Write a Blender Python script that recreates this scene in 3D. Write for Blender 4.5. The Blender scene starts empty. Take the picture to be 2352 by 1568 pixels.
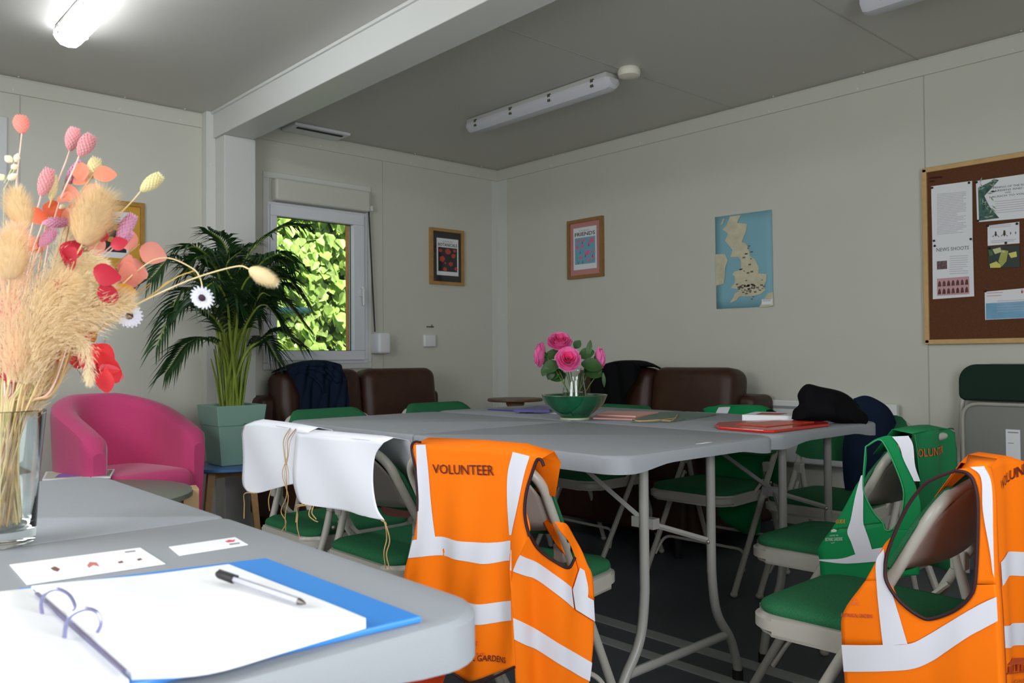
import bpy, bmesh, math, random
from mathutils import Vector, Matrix, noise
S = bpy.context.scene
COL = S.collection
R = math.radians
random.seed(7)

# ---------------------------------------------------------------- camera, world, lights
H = 0.985
YAW, PITCH, ROLL, FPX = R(47.9), R(1.1), R(-0.45), 1895.0
fw = Vector((math.cos(YAW)*math.cos(PITCH), math.sin(YAW)*math.cos(PITCH), math.sin(PITCH)))
r0 = fw.cross(Vector((0, 0, 1))).normalized()
u0 = r0.cross(fw)
RI = r0*math.cos(ROLL) + u0*math.sin(ROLL)
UP = RI.cross(fw)
EYE = Vector((0, 0, H))
cam_d = bpy.data.cameras.new('camera')
cam = bpy.data.objects.new('camera', cam_d)
COL.objects.link(cam)
m3 = Matrix((RI, UP, -fw)).transposed()
cam.matrix_world = Matrix.Translation(EYE) @ m3.to_4x4()
cam_d.sensor_width = 22.3
cam_d.lens = FPX/2352*22.3
cam_d.clip_start = 0.02
cam_d.dof.use_dof = True
cam_d.dof.focus_distance = 2.3
cam_d.dof.aperture_fstop = 5.6
S.camera = cam
S.view_settings.view_transform = 'Standard'
S.view_settings.look = 'None'
S.view_settings.gamma = 1
S.view_settings.exposure = 0.15

w = bpy.data.worlds.new('sky')
S.world = w
w.use_nodes = True
nt = w.node_tree
bg = nt.nodes['Background']
sky = nt.nodes.new('ShaderNodeTexSky')
sky.sky_type = 'NISHITA'
sky.sun_disc = False
sky.sun_elevation = R(50)
sky.sun_rotation = R(180)
nt.links.new(sky.outputs[0], bg.inputs[0])
bg.inputs[1].default_value = 0.3

def lamp(name, kind, loc, energy, color=(1, 1, 1), look=None, **kw):
    d = bpy.data.lights.new(name, kind)
    o = bpy.data.objects.new(name, d)
    COL.objects.link(o)
    o.location = loc
    d.energy = energy
    d.color = color
    for k, v in kw.items():
        setattr(d, k, v)
    if look is not None:
        o.rotation_euler = (Vector(look)-Vector(loc)).to_track_quat('-Z', 'Y').to_euler()
    return o
lamp('sun', 'SUN', (3, -4, 9), 10.0, (1, .95, .85), look=(3.6, 3.2, 0), angle=R(1))
# added area lamps standing in for daylight, indoors behind and left of the camera
lamp('daylight_fill_front', 'AREA', (0.55, -0.93, 1.35), 46, (0.93, 0.97, 1.0), look=(0.55, 1, 1.15), shape='RECTANGLE', size=1.5, size_y=1.3)
lamp('daylight_fill_left', 'AREA', (-0.93, 1.5, 1.4), 38, (0.95, 0.98, 1.0), look=(1, 1.6, 1.1), shape='RECTANGLE', size=1.5, size_y=1.1)

# ---------------------------------------------------------------- helpers
def s2l(c):
    return tuple(((v/255)/12.92 if v/255 <= .04045 else ((v/255+.055)/1.055)**2.4) for v in c)

def sight(px, py):
    return (RI*(px-1176) - UP*(py-784) + fw*FPX)

def on_axis(px, py, ax, val):
    d = sight(px, py)
    return EYE + d*((val-EYE[ax])/d[ax])

def at_dist(px, py, dist):
    return EYE + sight(px, py)*(dist/FPX)

MATS = {}
def mat(name, rgb, rough=.5, metal=0, spec=.5, noise_amt=0, noise_scale=30, bump=0, bump_scale=200, trans=0, ior=1.45, emit=None, estr=0, coat=0, sheen=0, subs=0, back=None):
    if name in MATS:
        return MATS[name]
    m = bpy.data.materials.new(name)
    m.use_nodes = True
    n = m.node_tree
    b = n.nodes['Principled BSDF']
    c = s2l(rgb)
    b.inputs['Base Color'].default_value = (*c, 1)
    b.inputs['Roughness'].default_value = rough
    b.inputs['Metallic'].default_value = metal
    b.inputs['Specular IOR Level'].default_value = spec
    b.inputs['IOR'].default_value = ior
    b.inputs['Transmission Weight'].default_value = trans
    b.inputs['Coat Weight'].default_value = coat
    b.inputs['Sheen Weight'].default_value = sheen
    if subs:
        b.inputs['Subsurface Weight'].default_value = subs
        b.inputs['Subsurface Radius'].default_value = (.02, .02, .02)
    if emit:
        b.inputs['Emission Color'].default_value = (*s2l(emit), 1)
        b.inputs['Emission Strength'].default_value = estr
    tc = n.nodes.new('ShaderNodeTexCoord')
    if noise_amt:
        t = n.nodes.new('ShaderNodeTexNoise')
        t.inputs['Scale'].default_value = noise_scale
        t.inputs['Detail'].default_value = 5
        r = n.nodes.new('ShaderNodeValToRGB')
        r.color_ramp.elements[0].position = .3
        r.color_ramp.elements[1].position = .7
        r.color_ramp.elements[0].color = (*[v*(1-noise_amt) for v in c], 1)
        r.color_ramp.elements[1].color = (*[min(1, v*(1+noise_amt)) for v in c], 1)
        n.links.new(tc.outputs['Object'], t.inputs['Vector'])
        n.links.new(t.outputs['Fac'], r.inputs['Fac'])
        n.links.new(r.outputs['Color'], b.inputs['Base Color'])
    if bump:
        t = n.nodes.new('ShaderNodeTexNoise')
        t.inputs['Scale'].default_value = bump_scale
        t.inputs['Detail'].default_value = 4
        bp = n.nodes.new('ShaderNodeBump')
        bp.inputs['Strength'].default_value = bump
        bp.inputs['Distance'].default_value = .004
        n.links.new(tc.outputs['Object'], t.inputs['Vector'])
        n.links.new(t.outputs['Fac'], bp.inputs['Height'])
        n.links.new(bp.outputs['Normal'], b.inputs['Normal'])
    MATS[name] = m
    return m

def weave_mat(name, rgb, scale=700, amt=.35, rough=.85):
    m = mat(name, rgb, rough, spec=.12)
    n = m.node_tree
    b = n.nodes['Principled BSDF']
    tc = n.nodes.new('ShaderNodeTexCoord')
    vo = n.nodes.new('ShaderNodeTexVoronoi')
    vo.inputs['Scale'].default_value = scale
    r = n.nodes.new('ShaderNodeValToRGB')
    c = s2l(rgb)
    r.color_ramp.elements[0].color = (*[min(1, v*(1+amt)) for v in c], 1)
    r.color_ramp.elements[1].color = (*[v*(1-amt) for v in c], 1)
    r.color_ramp.elements[1].position = .7
    n.links.new(tc.outputs['Object'], vo.inputs['Vector'])
    n.links.new(vo.outputs['Distance'], r.inputs['Fac'])
    n.links.new(r.outputs['Color'], b.inputs['Base Color'])
    bp = n.nodes.new('ShaderNodeBump')
    bp.inputs['Strength'].default_value = .25
    bp.inputs['Distance'].default_value = .001
    n.links.new(vo.outputs['Distance'], bp.inputs['Height'])
    n.links.new(bp.outputs['Normal'], b.inputs['Normal'])
    return m

def leaf_mat(name, rgb, trans=.4, rough=.5, var=.25):
    """two-sided leaf/petal: diffuse + translucent"""
    if name in MATS:
        return MATS[name]
    m = bpy.data.materials.new(name)
    m.use_nodes = True
    n = m.node_tree
    b = n.nodes['Principled BSDF']
    out = n.nodes['Material Output']
    b.inputs['Roughness'].default_value = rough
    tr = n.nodes.new('ShaderNodeBsdfTranslucent')
    mx = n.nodes.new('ShaderNodeMixShader')
    mx.inputs[0].default_value = trans
    c = s2l(rgb)
    tc = n.nodes.new('ShaderNodeTexCoord')
    t = n.nodes.new('ShaderNodeTexNoise')
    t.inputs['Scale'].default_value = 9
    r = n.nodes.new('ShaderNodeValToRGB')
    r.color_ramp.elements[0].position = .35
    r.color_ramp.elements[1].position = .65
    r.color_ramp.elements[0].color = (*[v*(1-var) for v in c], 1)
    r.color_ramp.elements[1].color = (*[min(1, v*(1+var)) for v in c], 1)
    n.links.new(tc.outputs['Object'], t.inputs['Vector'])
    n.links.new(t.outputs['Fac'], r.inputs['Fac'])
    n.links.new(r.outputs['Color'], b.inputs['Base Color'])
    n.links.new(r.outputs['Color'], tr.inputs['Color'])
    n.links.new(b.outputs[0], mx.inputs[1])
    n.links.new(tr.outputs[0], mx.inputs[2])
    n.links.new(mx.outputs[0], out.inputs[0])
    MATS[name] = m
    return m

def pane_mat(name, tint=(1, 1, 1)):
    """thin window glass"""
    if name in MATS:
        return MATS[name]
    m = bpy.data.materials.new(name)
    m.use_nodes = True
    n = m.node_tree
    n.nodes.remove(n.nodes['Principled BSDF'])
    out = n.nodes['Material Output']
    t = n.nodes.new('ShaderNodeBsdfTransparent')
    t.inputs[0].default_value = (*tint, 1)
    g = n.nodes.new('ShaderNodeBsdfGlossy')
    g.inputs['Roughness'].default_value = .02
    lw = n.nodes.new('ShaderNodeLayerWeight')
    lw.inputs[0].default_value = .5
    pw = n.nodes.new('ShaderNodeMath')
    pw.operation = 'POWER'
    pw.inputs[1].default_value = 5
    fr = n.nodes.new('ShaderNodeMath')
    fr.operation = 'MULTIPLY_ADD'
    fr.inputs[1].default_value = .9
    fr.inputs[2].default_value = .06
    n.links.new(lw.outputs['Facing'], pw.inputs[0])
    n.links.new(pw.outputs[0], fr.inputs[0])
    mx = n.nodes.new('ShaderNodeMixShader')
    n.links.new(fr.outputs[0], mx.inputs[0])
    n.links.new(t.outputs[0], mx.inputs[1])
    n.links.new(g.outputs[0], mx.inputs[2])
    n.links.new(mx.outputs[0], out.inputs[0])
    MATS[name] = m
    return m

def fillet(pts, r, n=6):
    pts = [Vector(p) for p in pts]
    out = [pts[0]]
    for i in range(1, len(pts)-1):
        a, b, c = pts[i-1], pts[i], pts[i+1]
        d1, d2 = (a-b), (c-b)
        rr = min(r, d1.length*.48, d2.length*.48)
        p, q = b+d1.normalized()*rr, b+d2.normalized()*rr
        for k in range(n+1):
            t = k/n
            out.append(p*(1-t)**2 + b*2*t*(1-t) + q*t*t)
    out.append(pts[-1])
    return out

def crom(pts, n=6):
    """Catmull-Rom through points of any vector type"""
    P = [pts[0]*2-pts[1]] + list(pts) + [pts[-1]*2-pts[-2]]
    out = []
    for i in range(1, len(P)-2):
        for k in range(n):
            t = k/n
            a, b, c, d = P[i-1], P[i], P[i+1], P[i+2]
            out.append(.5*((2*b)+(c-a)*t+(2*a-5*b+4*c-d)*t*t+(3*b-a-3*c+d)*t*t*t))
    out.append(P[-2].copy())
    return out

class MB:
    def __init__(s):
        s.bm = bmesh.new()
    def box(s, c, d, rz=0, M=None):
        r = bmesh.ops.create_cube(s.bm, size=1)
        T = Matrix.Translation(c) @ Matrix.Rotation(rz, 4, 'Z') @ Matrix.Diagonal((*d, 1))
        if M is not None:
            T = M @ T
        bmesh.ops.transform(s.bm, matrix=T, verts=r['verts'])
        return s
    def b2(s, x0, x1, y0, y1, z0, z1):
        return s.box(((x0+x1)/2, (y0+y1)/2, (z0+z1)/2), (abs(x1-x0), abs(y1-y0), abs(z1-z0)))
    def tube(s, pts, r, seg=10, caps=True, flat=1.0):
        pts = [Vector(p) for p in pts]
        rr = r if isinstance(r, (list, tuple)) else [r]*len(pts)
        rings = []
        n = None
        for i, p in enumerate(pts):
            t = (pts[min(i+1, len(pts)-1)]-pts[max(i-1, 0)])
            if t.length < 1e-9:
                t = Vector((0, 0, 1))
            t.normalize()
            if n is None:
                n = t.cross(Vector((0, 0, 1)))
                if n.length < .05:
                    n = t.cross(Vector((0, 1, 0)))
                n.normalize()
            else:
                n = (n-t*n.dot(t))
                n.normalize()
            b = t.cross(n)
            rings.append([s.bm.verts.new(p+(n*math.cos(2*math.pi*k/seg)+b*math.sin(2*math.pi*k/seg)*flat)*rr[i]) for k in range(seg)])
        for a, b in zip(rings, rings[1:]):
            for k in range(seg):
                s.bm.faces.new((a[k], a[(k+1) % seg], b[(k+1) % seg], b[k]))
        if caps:
            s.bm.faces.new(rings[0][::-1])
            s.bm.faces.new(rings[-1])
        return s
    def lathe(s, prof, c=(0, 0, 0), seg=32, M=None):
        c = Vector(c)
        rings = []
        for r, z in prof:
            if r < 1e-6:
                rings.append([s.bm.verts.new(c+Vector((0, 0, z)))])
            else:
                rings.append([s.bm.verts.new(c+Vector((r*math.cos(2*math.pi*k/seg), r*math.sin(2*math.pi*k/seg), z))) for k in range(seg)])
        for a, b in zip(rings, rings[1:]):
            for k in range(seg):
                q = (k+1) % seg
                if len(a) == 1 and len(b) == 1:
                    continue
                if len(a) == 1:
                    s.bm.faces.new((a[0], b[q], b[k]))
                elif len(b) == 1:
                    s.bm.faces.new((a[k], a[q], b[0]))
                else:
                    s.bm.faces.new((a[k], a[q], b[q], b[k]))
        if M is not None:
            vs = [v for ring in rings for v in ring]
            bmesh.ops.transform(s.bm, matrix=M, verts=vs)
        return s
    def prism(s, outline, z0, z1, M=None):
        a = [s.bm.verts.new((x, y, z0)) for x, y in outline]
        b = [s.bm.verts.new((x, y, z1)) for x, y in outline]
        n = len(a)
        s.bm.faces.new(a[::-1])
        s.bm.faces.new(b)
        for k in range(n):
            s.bm.faces.new((a[k], a[(k+1) % n], b[(k+1) % n], b[k]))
        if M is not None:
            bmesh.ops.transform(s.bm, matrix=M, verts=a+b)
        return s
    def poly(s, pts):
        s.bm.faces.new([s.bm.verts.new(p) for p in pts])
        return s
    def grid(s, rows):
        g = [[s.bm.verts.new(p) for p in row] for row in rows]
        for a, b in zip(g, g[1:]):
            for k in range(len(a)-1):
                s.bm.faces.new((a[k], a[k+1], b[k+1], b[k]))
        return s
    def ell(s, c, rad, seg=12, rings=8, M=None):
        r = bmesh.ops.create_uvsphere(s.bm, u_segments=seg, v_segments=rings, radius=1)
        T = Matrix.Translation(c) @ (M.to_4x4() if M is not None else Matrix.Identity(4)) @ Matrix.Diagonal((*rad, 1))
        bmesh.ops.transform(s.bm, matrix=T, verts=r['verts'])
        return s
    def rbox(s, c, d, r=.03, n=4, puff=0, M=None):
        """rounded cushion-like box"""
        bm2 = bmesh.new()
        bmesh.ops.create_cube(bm2, size=1)
        bmesh.ops.scale(bm2, vec=d, verts=bm2.verts)
        bmesh.ops.bevel(bm2, geom=bm2.edges[:], offset=r, segments=n, affect='EDGES', profile=.5)
        if puff:
            bmesh.ops.subdivide_edges(bm2, edges=[e for e in bm2.edges if e.calc_length() > min(d)*.7], cuts=6, use_grid_fill=True)
            for v in bm2.verts:
                x, y, z = v.co.x/d[0]*2, v.co.y/d[1]*2, v.co.z/d[2]*2
                v.co.z += puff*(1-x*x)*(1-y*y)*(1 if z > 0 else -1)
        mp = {}
        T = Matrix.Translation(c)
        if M is not None:
            T = T @ M.to_4x4()
        for v in bm2.verts:
            mp[v] = s.bm.verts.new(T @ v.co)
        for f in bm2.faces:
            s.bm.faces.new([mp[v] for v in f.verts])
        bm2.free()
        return s
    def build(s, name, m, parent=None, smooth=True, world=False, bevel=0, solid=0, sub=0, sharp=40):
        me = bpy.data.meshes.new(name)
        bmesh.ops.recalc_face_normals(s.bm, faces=s.bm.faces)
        if world and parent is not None:
            inv = parent.matrix_basis.inverted()
            bmesh.ops.transform(s.bm, matrix=inv, verts=s.bm.verts)
        loc = Vector((0, 0, 0))
        if parent is None:
            xs = [v.co for v in s.bm.verts]
            lo = Vector([min(v[i] for v in xs) for i in range(3)])
            hi = Vector([max(v[i] for v in xs) for i in range(3)])
            loc = Vector(((lo.x+hi.x)/2, (lo.y+hi.y)/2, lo.z))
            bmesh.ops.translate(s.bm, vec=-loc, verts=s.bm.verts)
        if smooth:
            for f in s.bm.faces:
                f.smooth = True
            for e in s.bm.edges:
                if len(e.link_faces) == 2 and e.calc_face_angle(0) > R(sharp):
                    e.smooth = False
        s.bm.to_mesh(me)
        s.bm.free()
        o = bpy.data.objects.new(name, me)
        COL.objects.link(o)
        o.location = loc
        if isinstance(m, (list, tuple)):
            for x in m:
                me.materials.append(x)
        else:
            me.materials.append(m)
        if parent is not None:
            o.parent = parent
        if bevel:
            q = o.modifiers.new('bevel', 'BEVEL')
            q.width = bevel
            q.segments = 2
            q.limit_method = 'ANGLE'
        if solid:
            q = o.modifiers.new('solid', 'SOLIDIFY')
            q.thickness = solid
            q.offset = 0
        if sub:
            q = o.modifiers.new('sub', 'SUBSURF')
            q.levels = q.render_levels = sub
        return o

def tag(o, label, cat, group=None, kind=None):
    o['label'] = label
    o['category'] = cat
    if group:
        o['group'] = group
    if kind:
        o['kind'] = kind
    return o

def thing(name, label, cat, loc=(0, 0, 0), rz=0, group=None):
    o = bpy.data.objects.new(name, None)
    COL.objects.link(o)
    o.empty_display_size = .1
    o.location = loc
    o.rotation_euler = (0, 0, rz)
    o.matrix_basis = Matrix.Translation(loc) @ Matrix.Rotation(rz, 4, 'Z')
    return tag(o, label, cat, group)

def struct(o):
    o['kind'] = 'structure'
    return o

def copy_tree(o, parent=None):
    c = o.copy()
    COL.objects.link(c)
    if parent is not None:
        c.parent = parent
    for ch in list(o.children):
        copy_tree(ch, c)
    return c

def place(src, first, loc, rz, label, group=None):
    o = src if first else copy_tree(src)
    o.matrix_basis = Matrix.Translation(loc) @ Matrix.Rotation(rz, 4, 'Z')
    o['label'] = label
    if group:
        o['group'] = group
    return o

def text_bm(mb, s, fn, bold=0, sub=False):
    """add text to mb; fn(u,v) maps the unit text box to a point"""
    c = bpy.data.curves.new('t', 'FONT')
    c.body = s
    c.offset = bold
    c.resolution_u = 2
    o = bpy.data.objects.new('t', c)
    me = bpy.data.meshes.new_from_object(o)
    xs = [v.co.x for v in me.vertices]
    ys = [v.co.y for v in me.vertices]
    x0, x1, y0, y1 = min(xs), max(xs), min(ys), max(ys)
    vs = [mb.bm.verts.new(fn((v.co.x-x0)/(x1-x0), (v.co.y-y0)/(y1-y0))) for v in me.vertices]
    for p in me.polygons:
        try:
            mb.bm.faces.new([vs[i] for i in p.vertices])
        except ValueError:
            pass
    bpy.data.objects.remove(o)
    bpy.data.meshes.remove(me)
    bpy.data.curves.remove(c)
    return mb

def quad_fn(bl, br, tr, tl):
    bl, br, tr, tl = map(Vector, (bl, br, tr, tl))
    return lambda u, v: (bl*(1-u)+br*u)*(1-v) + (tl*(1-u)+tr*u)*v

class Cloth:
    """a hanging sheet: a vertical plane through two points of the floor plan, with folds"""
    def __init__(s, p1, p2, fold=None):
        s.p = Vector((*p1, 0))
        s.t = (Vector((*p2, 0))-s.p).normalized()
        s.n = Vector((s.t.y, -s.t.x, 0))
        if s.n.dot(EYE-s.p) < 0:
            s.n = -s.n
        s.fold = fold or (lambda a, z: 0)
    def pt(s, px, py, off=0):
        d = sight(px, py)
        k = (s.p-EYE).dot(s.n)/d.dot(s.n)
        q = EYE+d*k
        f = s.fold((q-s.p).dot(s.t), q.z)
        return q + s.n*(f+off)
    def patch(s, mb, rows, nu=5, nv=5, off=0):
        L = max(len(r) for r in rows)
        rr = []
        for r in rows:
            q = crom([Vector(p) for p in r], nu*6) if len(r) > 1 else r
            n = L*nu
            rr.append([q[round(i*(len(q)-1)/n)] for i in range(n+1)])
        cols = [crom([row[i] for row in rr], nv) for i in range(len(rr[0]))]
        mb.grid([[s.pt(c[j][0], c[j][1], off) for c in cols] for j in range(len(cols[0]))])
        return mb
    def line(s, mb, pts, r, off=0, n=6):
        q = crom([Vector(p) for p in pts], n)
        mb.tube([s.pt(p[0], p[1], off) for p in q], r, 6)
        return mb

def blob(mb, outline, n, thick, rings=7, nz=.0, seed=0, back=.4, scale=9, dense=5):
    """inflate a star-shaped closed outline of points around its centre along n"""
    pts = [Vector(p) for p in outline]
    c = sum(pts, Vector())/len(pts)
    P = pts+[pts[0]]
    ring = crom(P, dense)[:-1]
    n = Vector(n).normalized()
    def layer(sign, amp):
        rs = []
        for k in range(rings):
            f = 1-k/rings
            h = math.sqrt(max(0, 1-f*f))*amp
            vs = []
            for p in ring:
                q = c+(p-c)*f
                d = noise.noise(q*scale+Vector((seed, 0, 0)))*nz*(1-f**6)
                vs.append(q+n*(sign*h+d))
            rs.append(vs)
        return rs
    A, B = layer(1, thick), layer(-1, thick*back)
    va = [[mb.bm.verts.new(p) for p in r] for r in A]
    vb = [va[0]] + [[mb.bm.verts.new(p) for p in r] for r in B[1:]]
    L = len(ring)
    for V, sg in ((va, 1), (vb, -1)):
        for a, b in zip(V, V[1:]):
            for k in range(L):
                mb.bm.faces.new((a[k], a[(k+1) % L], b[(k+1) % L], b[k]))
        cc = mb.bm.verts.new(c+n*(thick if sg > 0 else -thick*back))
        for k in range(L):
            mb.bm.faces.new((V[-1][k], V[-1][(k+1) % L], cc))
    return mb

# ---------------------------------------------------------------- materials
WALL = mat('wall_paint', (205, 205, 193), .45, spec=.35, noise_amt=.015, noise_scale=3)
CEIL = mat('ceiling_paint', (196, 194, 187), .38, spec=.4)
TRIMM = mat('trim_paint', (212, 213, 208), .4, spec=.4)
FLOOR = mat('floor_vinyl', (84, 88, 94), .5, noise_amt=.06, noise_scale=60, bump=.05)
STRIP = mat('floor_aluminium', (176, 178, 178), .45, metal=.3)
PVC = mat('window_pvc', (222, 224, 230), .35)
GLASS = pane_mat('window_glass')
DARK = mat('dark_rubber', (22, 22, 24), .6)
BEIGE = mat('chair_metal', (176, 172, 163), .33, spec=.55)
SHELL = mat('chair_shell', (178, 168, 160), .38, spec=.5)
GREEN = weave_mat('green_fabric', (46, 108, 72), 560, .25)
TOP = mat('table_plastic', (154, 158, 164), .55, spec=.35, bump=.15, bump_scale=500)
TMETAL = mat('table_metal', (158, 156, 152), .35, spec=.5)
RUST = mat('bolt_steel', (190, 180, 170), .3, metal=.8)
ORANGE = mat('vest_orange', (255, 122, 8), .7, spec=.2)
VGREEN = mat('vest_green', (18, 134, 76), .7, spec=.2)
REFL = mat('reflective_tape', (224, 224, 234), .35, spec=.6)
BIND = mat('vest_binding', (48, 18, 22), .7)
PAPER = mat('paper_white', (238, 239, 243), .7)
INK = mat('ink_dark', (40, 38, 42), .7)
GREYINK = mat('ink_grey', (150, 150, 156), .7)
OAK = mat('oak_frame', (176, 134, 78), .5, noise_amt=.12, noise_scale=25)
LEATHER = mat('brown_leather', (60, 34, 23), .45, noise_amt=.2, noise_scale=14, bump=.15, bump_scale=90)
TWINE = mat('jute_twine', (196, 160, 106), .9)
NAVY = mat('navy_cloth', (20, 32, 52), .85, spec=.15, bump=.1, bump_scale=60)
BLACK = mat('black_cloth', (10, 10, 13), .85, spec=.15, bump=.1, bump_scale=60)
PINKF = mat('magenta_fabric', (206, 72, 124), .8, spec=.2, noise_amt=.06, noise_scale=250, sheen=.3)
WHITEPL = mat('white_plastic', (226, 228, 228), .4)
CLEAR = mat('clear_glass', (250, 255, 252), .0, trans=1, ior=1.45)
# ---------------------------------------------------------------- room shell
XR, YB, ZC = 4.10, 4.69, 2.40
XL, YF = -1.0, -1.0
struct(MB().b2(XL-.1, XR+.1, YF-.1, YB+.1, -.1, 0).build('floor', FLOOR, smooth=False))
struct(MB().b2(XL-.1, XR+.1, YF-.1, YB+.1, ZC, ZC+.12).build('ceiling', CEIL, smooth=False))
struct(MB().b2(XR, XR+.1, YF-.1, YB+.1, 0, ZC).build('wall_right', WALL, smooth=False))
struct(MB().b2(XL-.1, XL, YF-.1, YB+.1, 0, ZC).build('wall_left', WALL, smooth=False))
struct(MB().b2(XL, XR, YF-.1, YF, 0, ZC).build('wall_front', WALL, smooth=False))
# back wall with window opening
WX0, WX1, WZ0, WZ1 = 2.24, 2.94, .955, 1.94
mb = MB()
mb.b2(XL, WX0, YB, YB+.1, 0, ZC).b2(WX1, XR, YB, YB+.1, 0, ZC).b2(WX0, WX1, YB, YB+.1, 0, WZ0).b2(WX0, WX1, YB, YB+.1, WZ1, ZC)
struct(mb.build('wall_back', WALL, smooth=False))
# beam, pillar, covers, panel joints
struct(MB().b2(1.885, 2.075, YF, YB, 2.25, ZC).build('trim_1', TRIMM, smooth=False, bevel=.004))
struct(MB().b2(1.90, 2.085, 4.50, YB, 0, 2.25).build('trim_2', TRIMM, smooth=False, bevel=.004))
struct(MB().b2(1.845, 1.90, 4.62, YB, 0, ZC).build('trim_3', TRIMM, smooth=False, bevel=.002))
struct(MB().b2(1.872, 1.885, YF, YB, 2.385, ZC).build('trim_4', TRIMM, smooth=False, bevel=.002))
# coving strips at the ceiling edge
struct(MB().b2(XR-.012, XR, YF, YB, 2.315, 2.39).build('trim_5', WALL, smooth=False, bevel=.002))
struct(MB().b2(2.085, XR-.012, YB-.012, YB, 2.315, 2.39).build('trim_6', WALL, smooth=False, bevel=.002))
struct(MB().b2(XL, 1.845, YB-.012, YB, 2.315, 2.39).build('trim_7', WALL, smooth=False, bevel=.002))
# corner cover
struct(MB().b2(XR-.06, XR, YB-.006, YB, 0, 2.315).b2(XR-.006, XR, YB-.11, YB, 0, 2.315).build('trim_8', TRIMM, smooth=False, bevel=.002))
SEAM = mat('panel_joint', (176, 176, 168), .6)
struct(MB().b2(XR-.002, XR, 1.582, 1.587, 0, 2.315).build('trim_9', SEAM, smooth=False))
struct(MB().b2(.93, .934, YB-.002, YB, 0, 2.315).b2(3.07, 3.073, YB-.002, YB, 0, 2.315).build('trim_10', SEAM, smooth=False))
struct(MB().b2(2.075, XR, 1.605, 1.611, ZC-.002, ZC).b2(2.075, XR, 2.625, 2.631, ZC-.002, ZC).build('trim_11', SEAM, smooth=False))
mb = MB()
for y in (1.2, 1.9, 2.4, 3.3, 4.1):
    mb.ell((XR-.013, y, 2.33), (.004, .005, .005), 8, 6).ell((XR-.03, y-.04, 2.398), (.005, .005, .003), 8, 6)
for x in (1.4, 1.72, 2.6, 3.3, 3.9, .9):
    mb.ell((x, YB-.013, 2.335), (.005, .004, .005), 8, 6).ell((x+.02, YB-.03, 2.398), (.005, .005, .003), 8, 6)
for z in (.6, 1.3, 2.1):
    mb.ell((1.87, 4.62, z), (.004, .003, .004), 8, 6)
    mb.ell((4.09, YB-.08, z), (.01, .004, .004), 8, 6)
struct(mb.build('trim_12', WHITEPL))
# skirting
BASEM = mat('skirting', (98, 100, 102), .5)
struct(MB().b2(XL, 1.845, YB-.012, YB, 0, .08).b2(2.085, XR, YB-.012, YB, 0, .08).build('baseboard_back', BASEM, smooth=False))
struct(MB().b2(XR-.012, XR, YF, YB-.012, 0, .08).build('baseboard_right', BASEM, smooth=False))
# floor joint cover strips below the beam
struct(MB().b2(2.14, 2.19, YF, 4.49, 0, .004).b2(2.30, 2.36, YF, 4.49, 0, .004).build('trim_13', STRIP, smooth=False))

# window
wr = thing('window_1', 'white framed window with ivy outside', 'window', (2.6, YB, WZ0))
del wr['category'], wr['label']
wr['kind'] = 'structure'
def ring(mb, x0, x1, z0, z1, w, y0, y1):
    mb.b2(x0, x1, y0, y1, z0, z0+w).b2(x0, x1, y0, y1, z1-w, z1).b2(x0, x0+w, y0, y1, z0+w, z1-w).b2(x1-w, x1, y0, y1, z0+w, z1-w)
    return mb
ring(MB(), 2.215, 2.975, .92, 2.125, .04, YB-.012, YB).build('window_trim', TRIMM, wr, smooth=False, world=True, bevel=.004)
ring(MB(), 2.24, 2.94, .955, 1.94, .025, YB-.02, YB+.05).build('window_frame', PVC, wr, smooth=False, world=True, bevel=.003)
sa = MB()
sa.b2(2.25, 2.905, YB-.04, YB+.02, 1.855, 1.925).b2(2.25, 2.905, YB-.04, YB+.02, .975, 1.035).b2(2.25, 2.292, YB-.04, YB+.02, 1.035, 1.855).b2(2.822, 2.905, YB-.04, YB+.02, 1.035, 1.855)
sa.build('sash', PVC, wr, smooth=False, world=True, bevel=.005)
MB().poly([(2.29, YB+.006, 1.03), (2.824, YB+.006, 1.03), (2.824, YB+.006, 1.86), (2.29, YB+.006, 1.86)]).build('pane', GLASS, wr, smooth=False, world=True)
ring(MB(), 2.290, 2.824, 1.033, 1.857, .006, YB-.004, YB+.002).build('seal', DARK, wr, smooth=False, world=True)
MB().b2(2.845, 2.875, YB+.06, YB+.1, .9, 2.1).build('outer_frame', mat('outer_wood', (190, 118, 60), .6, noise_amt=.2), wr, smooth=False, world=True)
hd = MB().b2(2.86, 2.883, YB-.05, YB-.04, 1.39, 1.46).tube(fillet([(2.871, YB-.05, 1.445), (2.871, YB-.078, 1.447), (2.874, YB-.078, 1.33)], .012), .008, 8)
hd.build('handle', WHITEPL, wr, world=True)
# roller shutter box with its strap and winder
MB().b2(2.268, 2.932, YB-.075, YB, 1.945, 2.08).build('shutter_box', WALL, wr, smooth=False, world=True, bevel=.012)
st = MB()
st.tube([(2.942, YB-.035, 1.96), (2.985, YB-.035, 1.16)], .009, 6, flat=.35)
st.build('shutter_strap', mat('strap_grey', (62, 62, 60), .8), wr, world=True)
MB().rbox((3.01, YB-.06, 1.085), (.095, .12, .14), .018).build('strap_winder', WHITEPL, wr, world=True)
MB().b2(2.91, 2.96, YB-.06, YB, 1.955, 1.99).build('strap_guide', WHITEPL, wr, world=True, smooth=False, bevel=.004)

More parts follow.
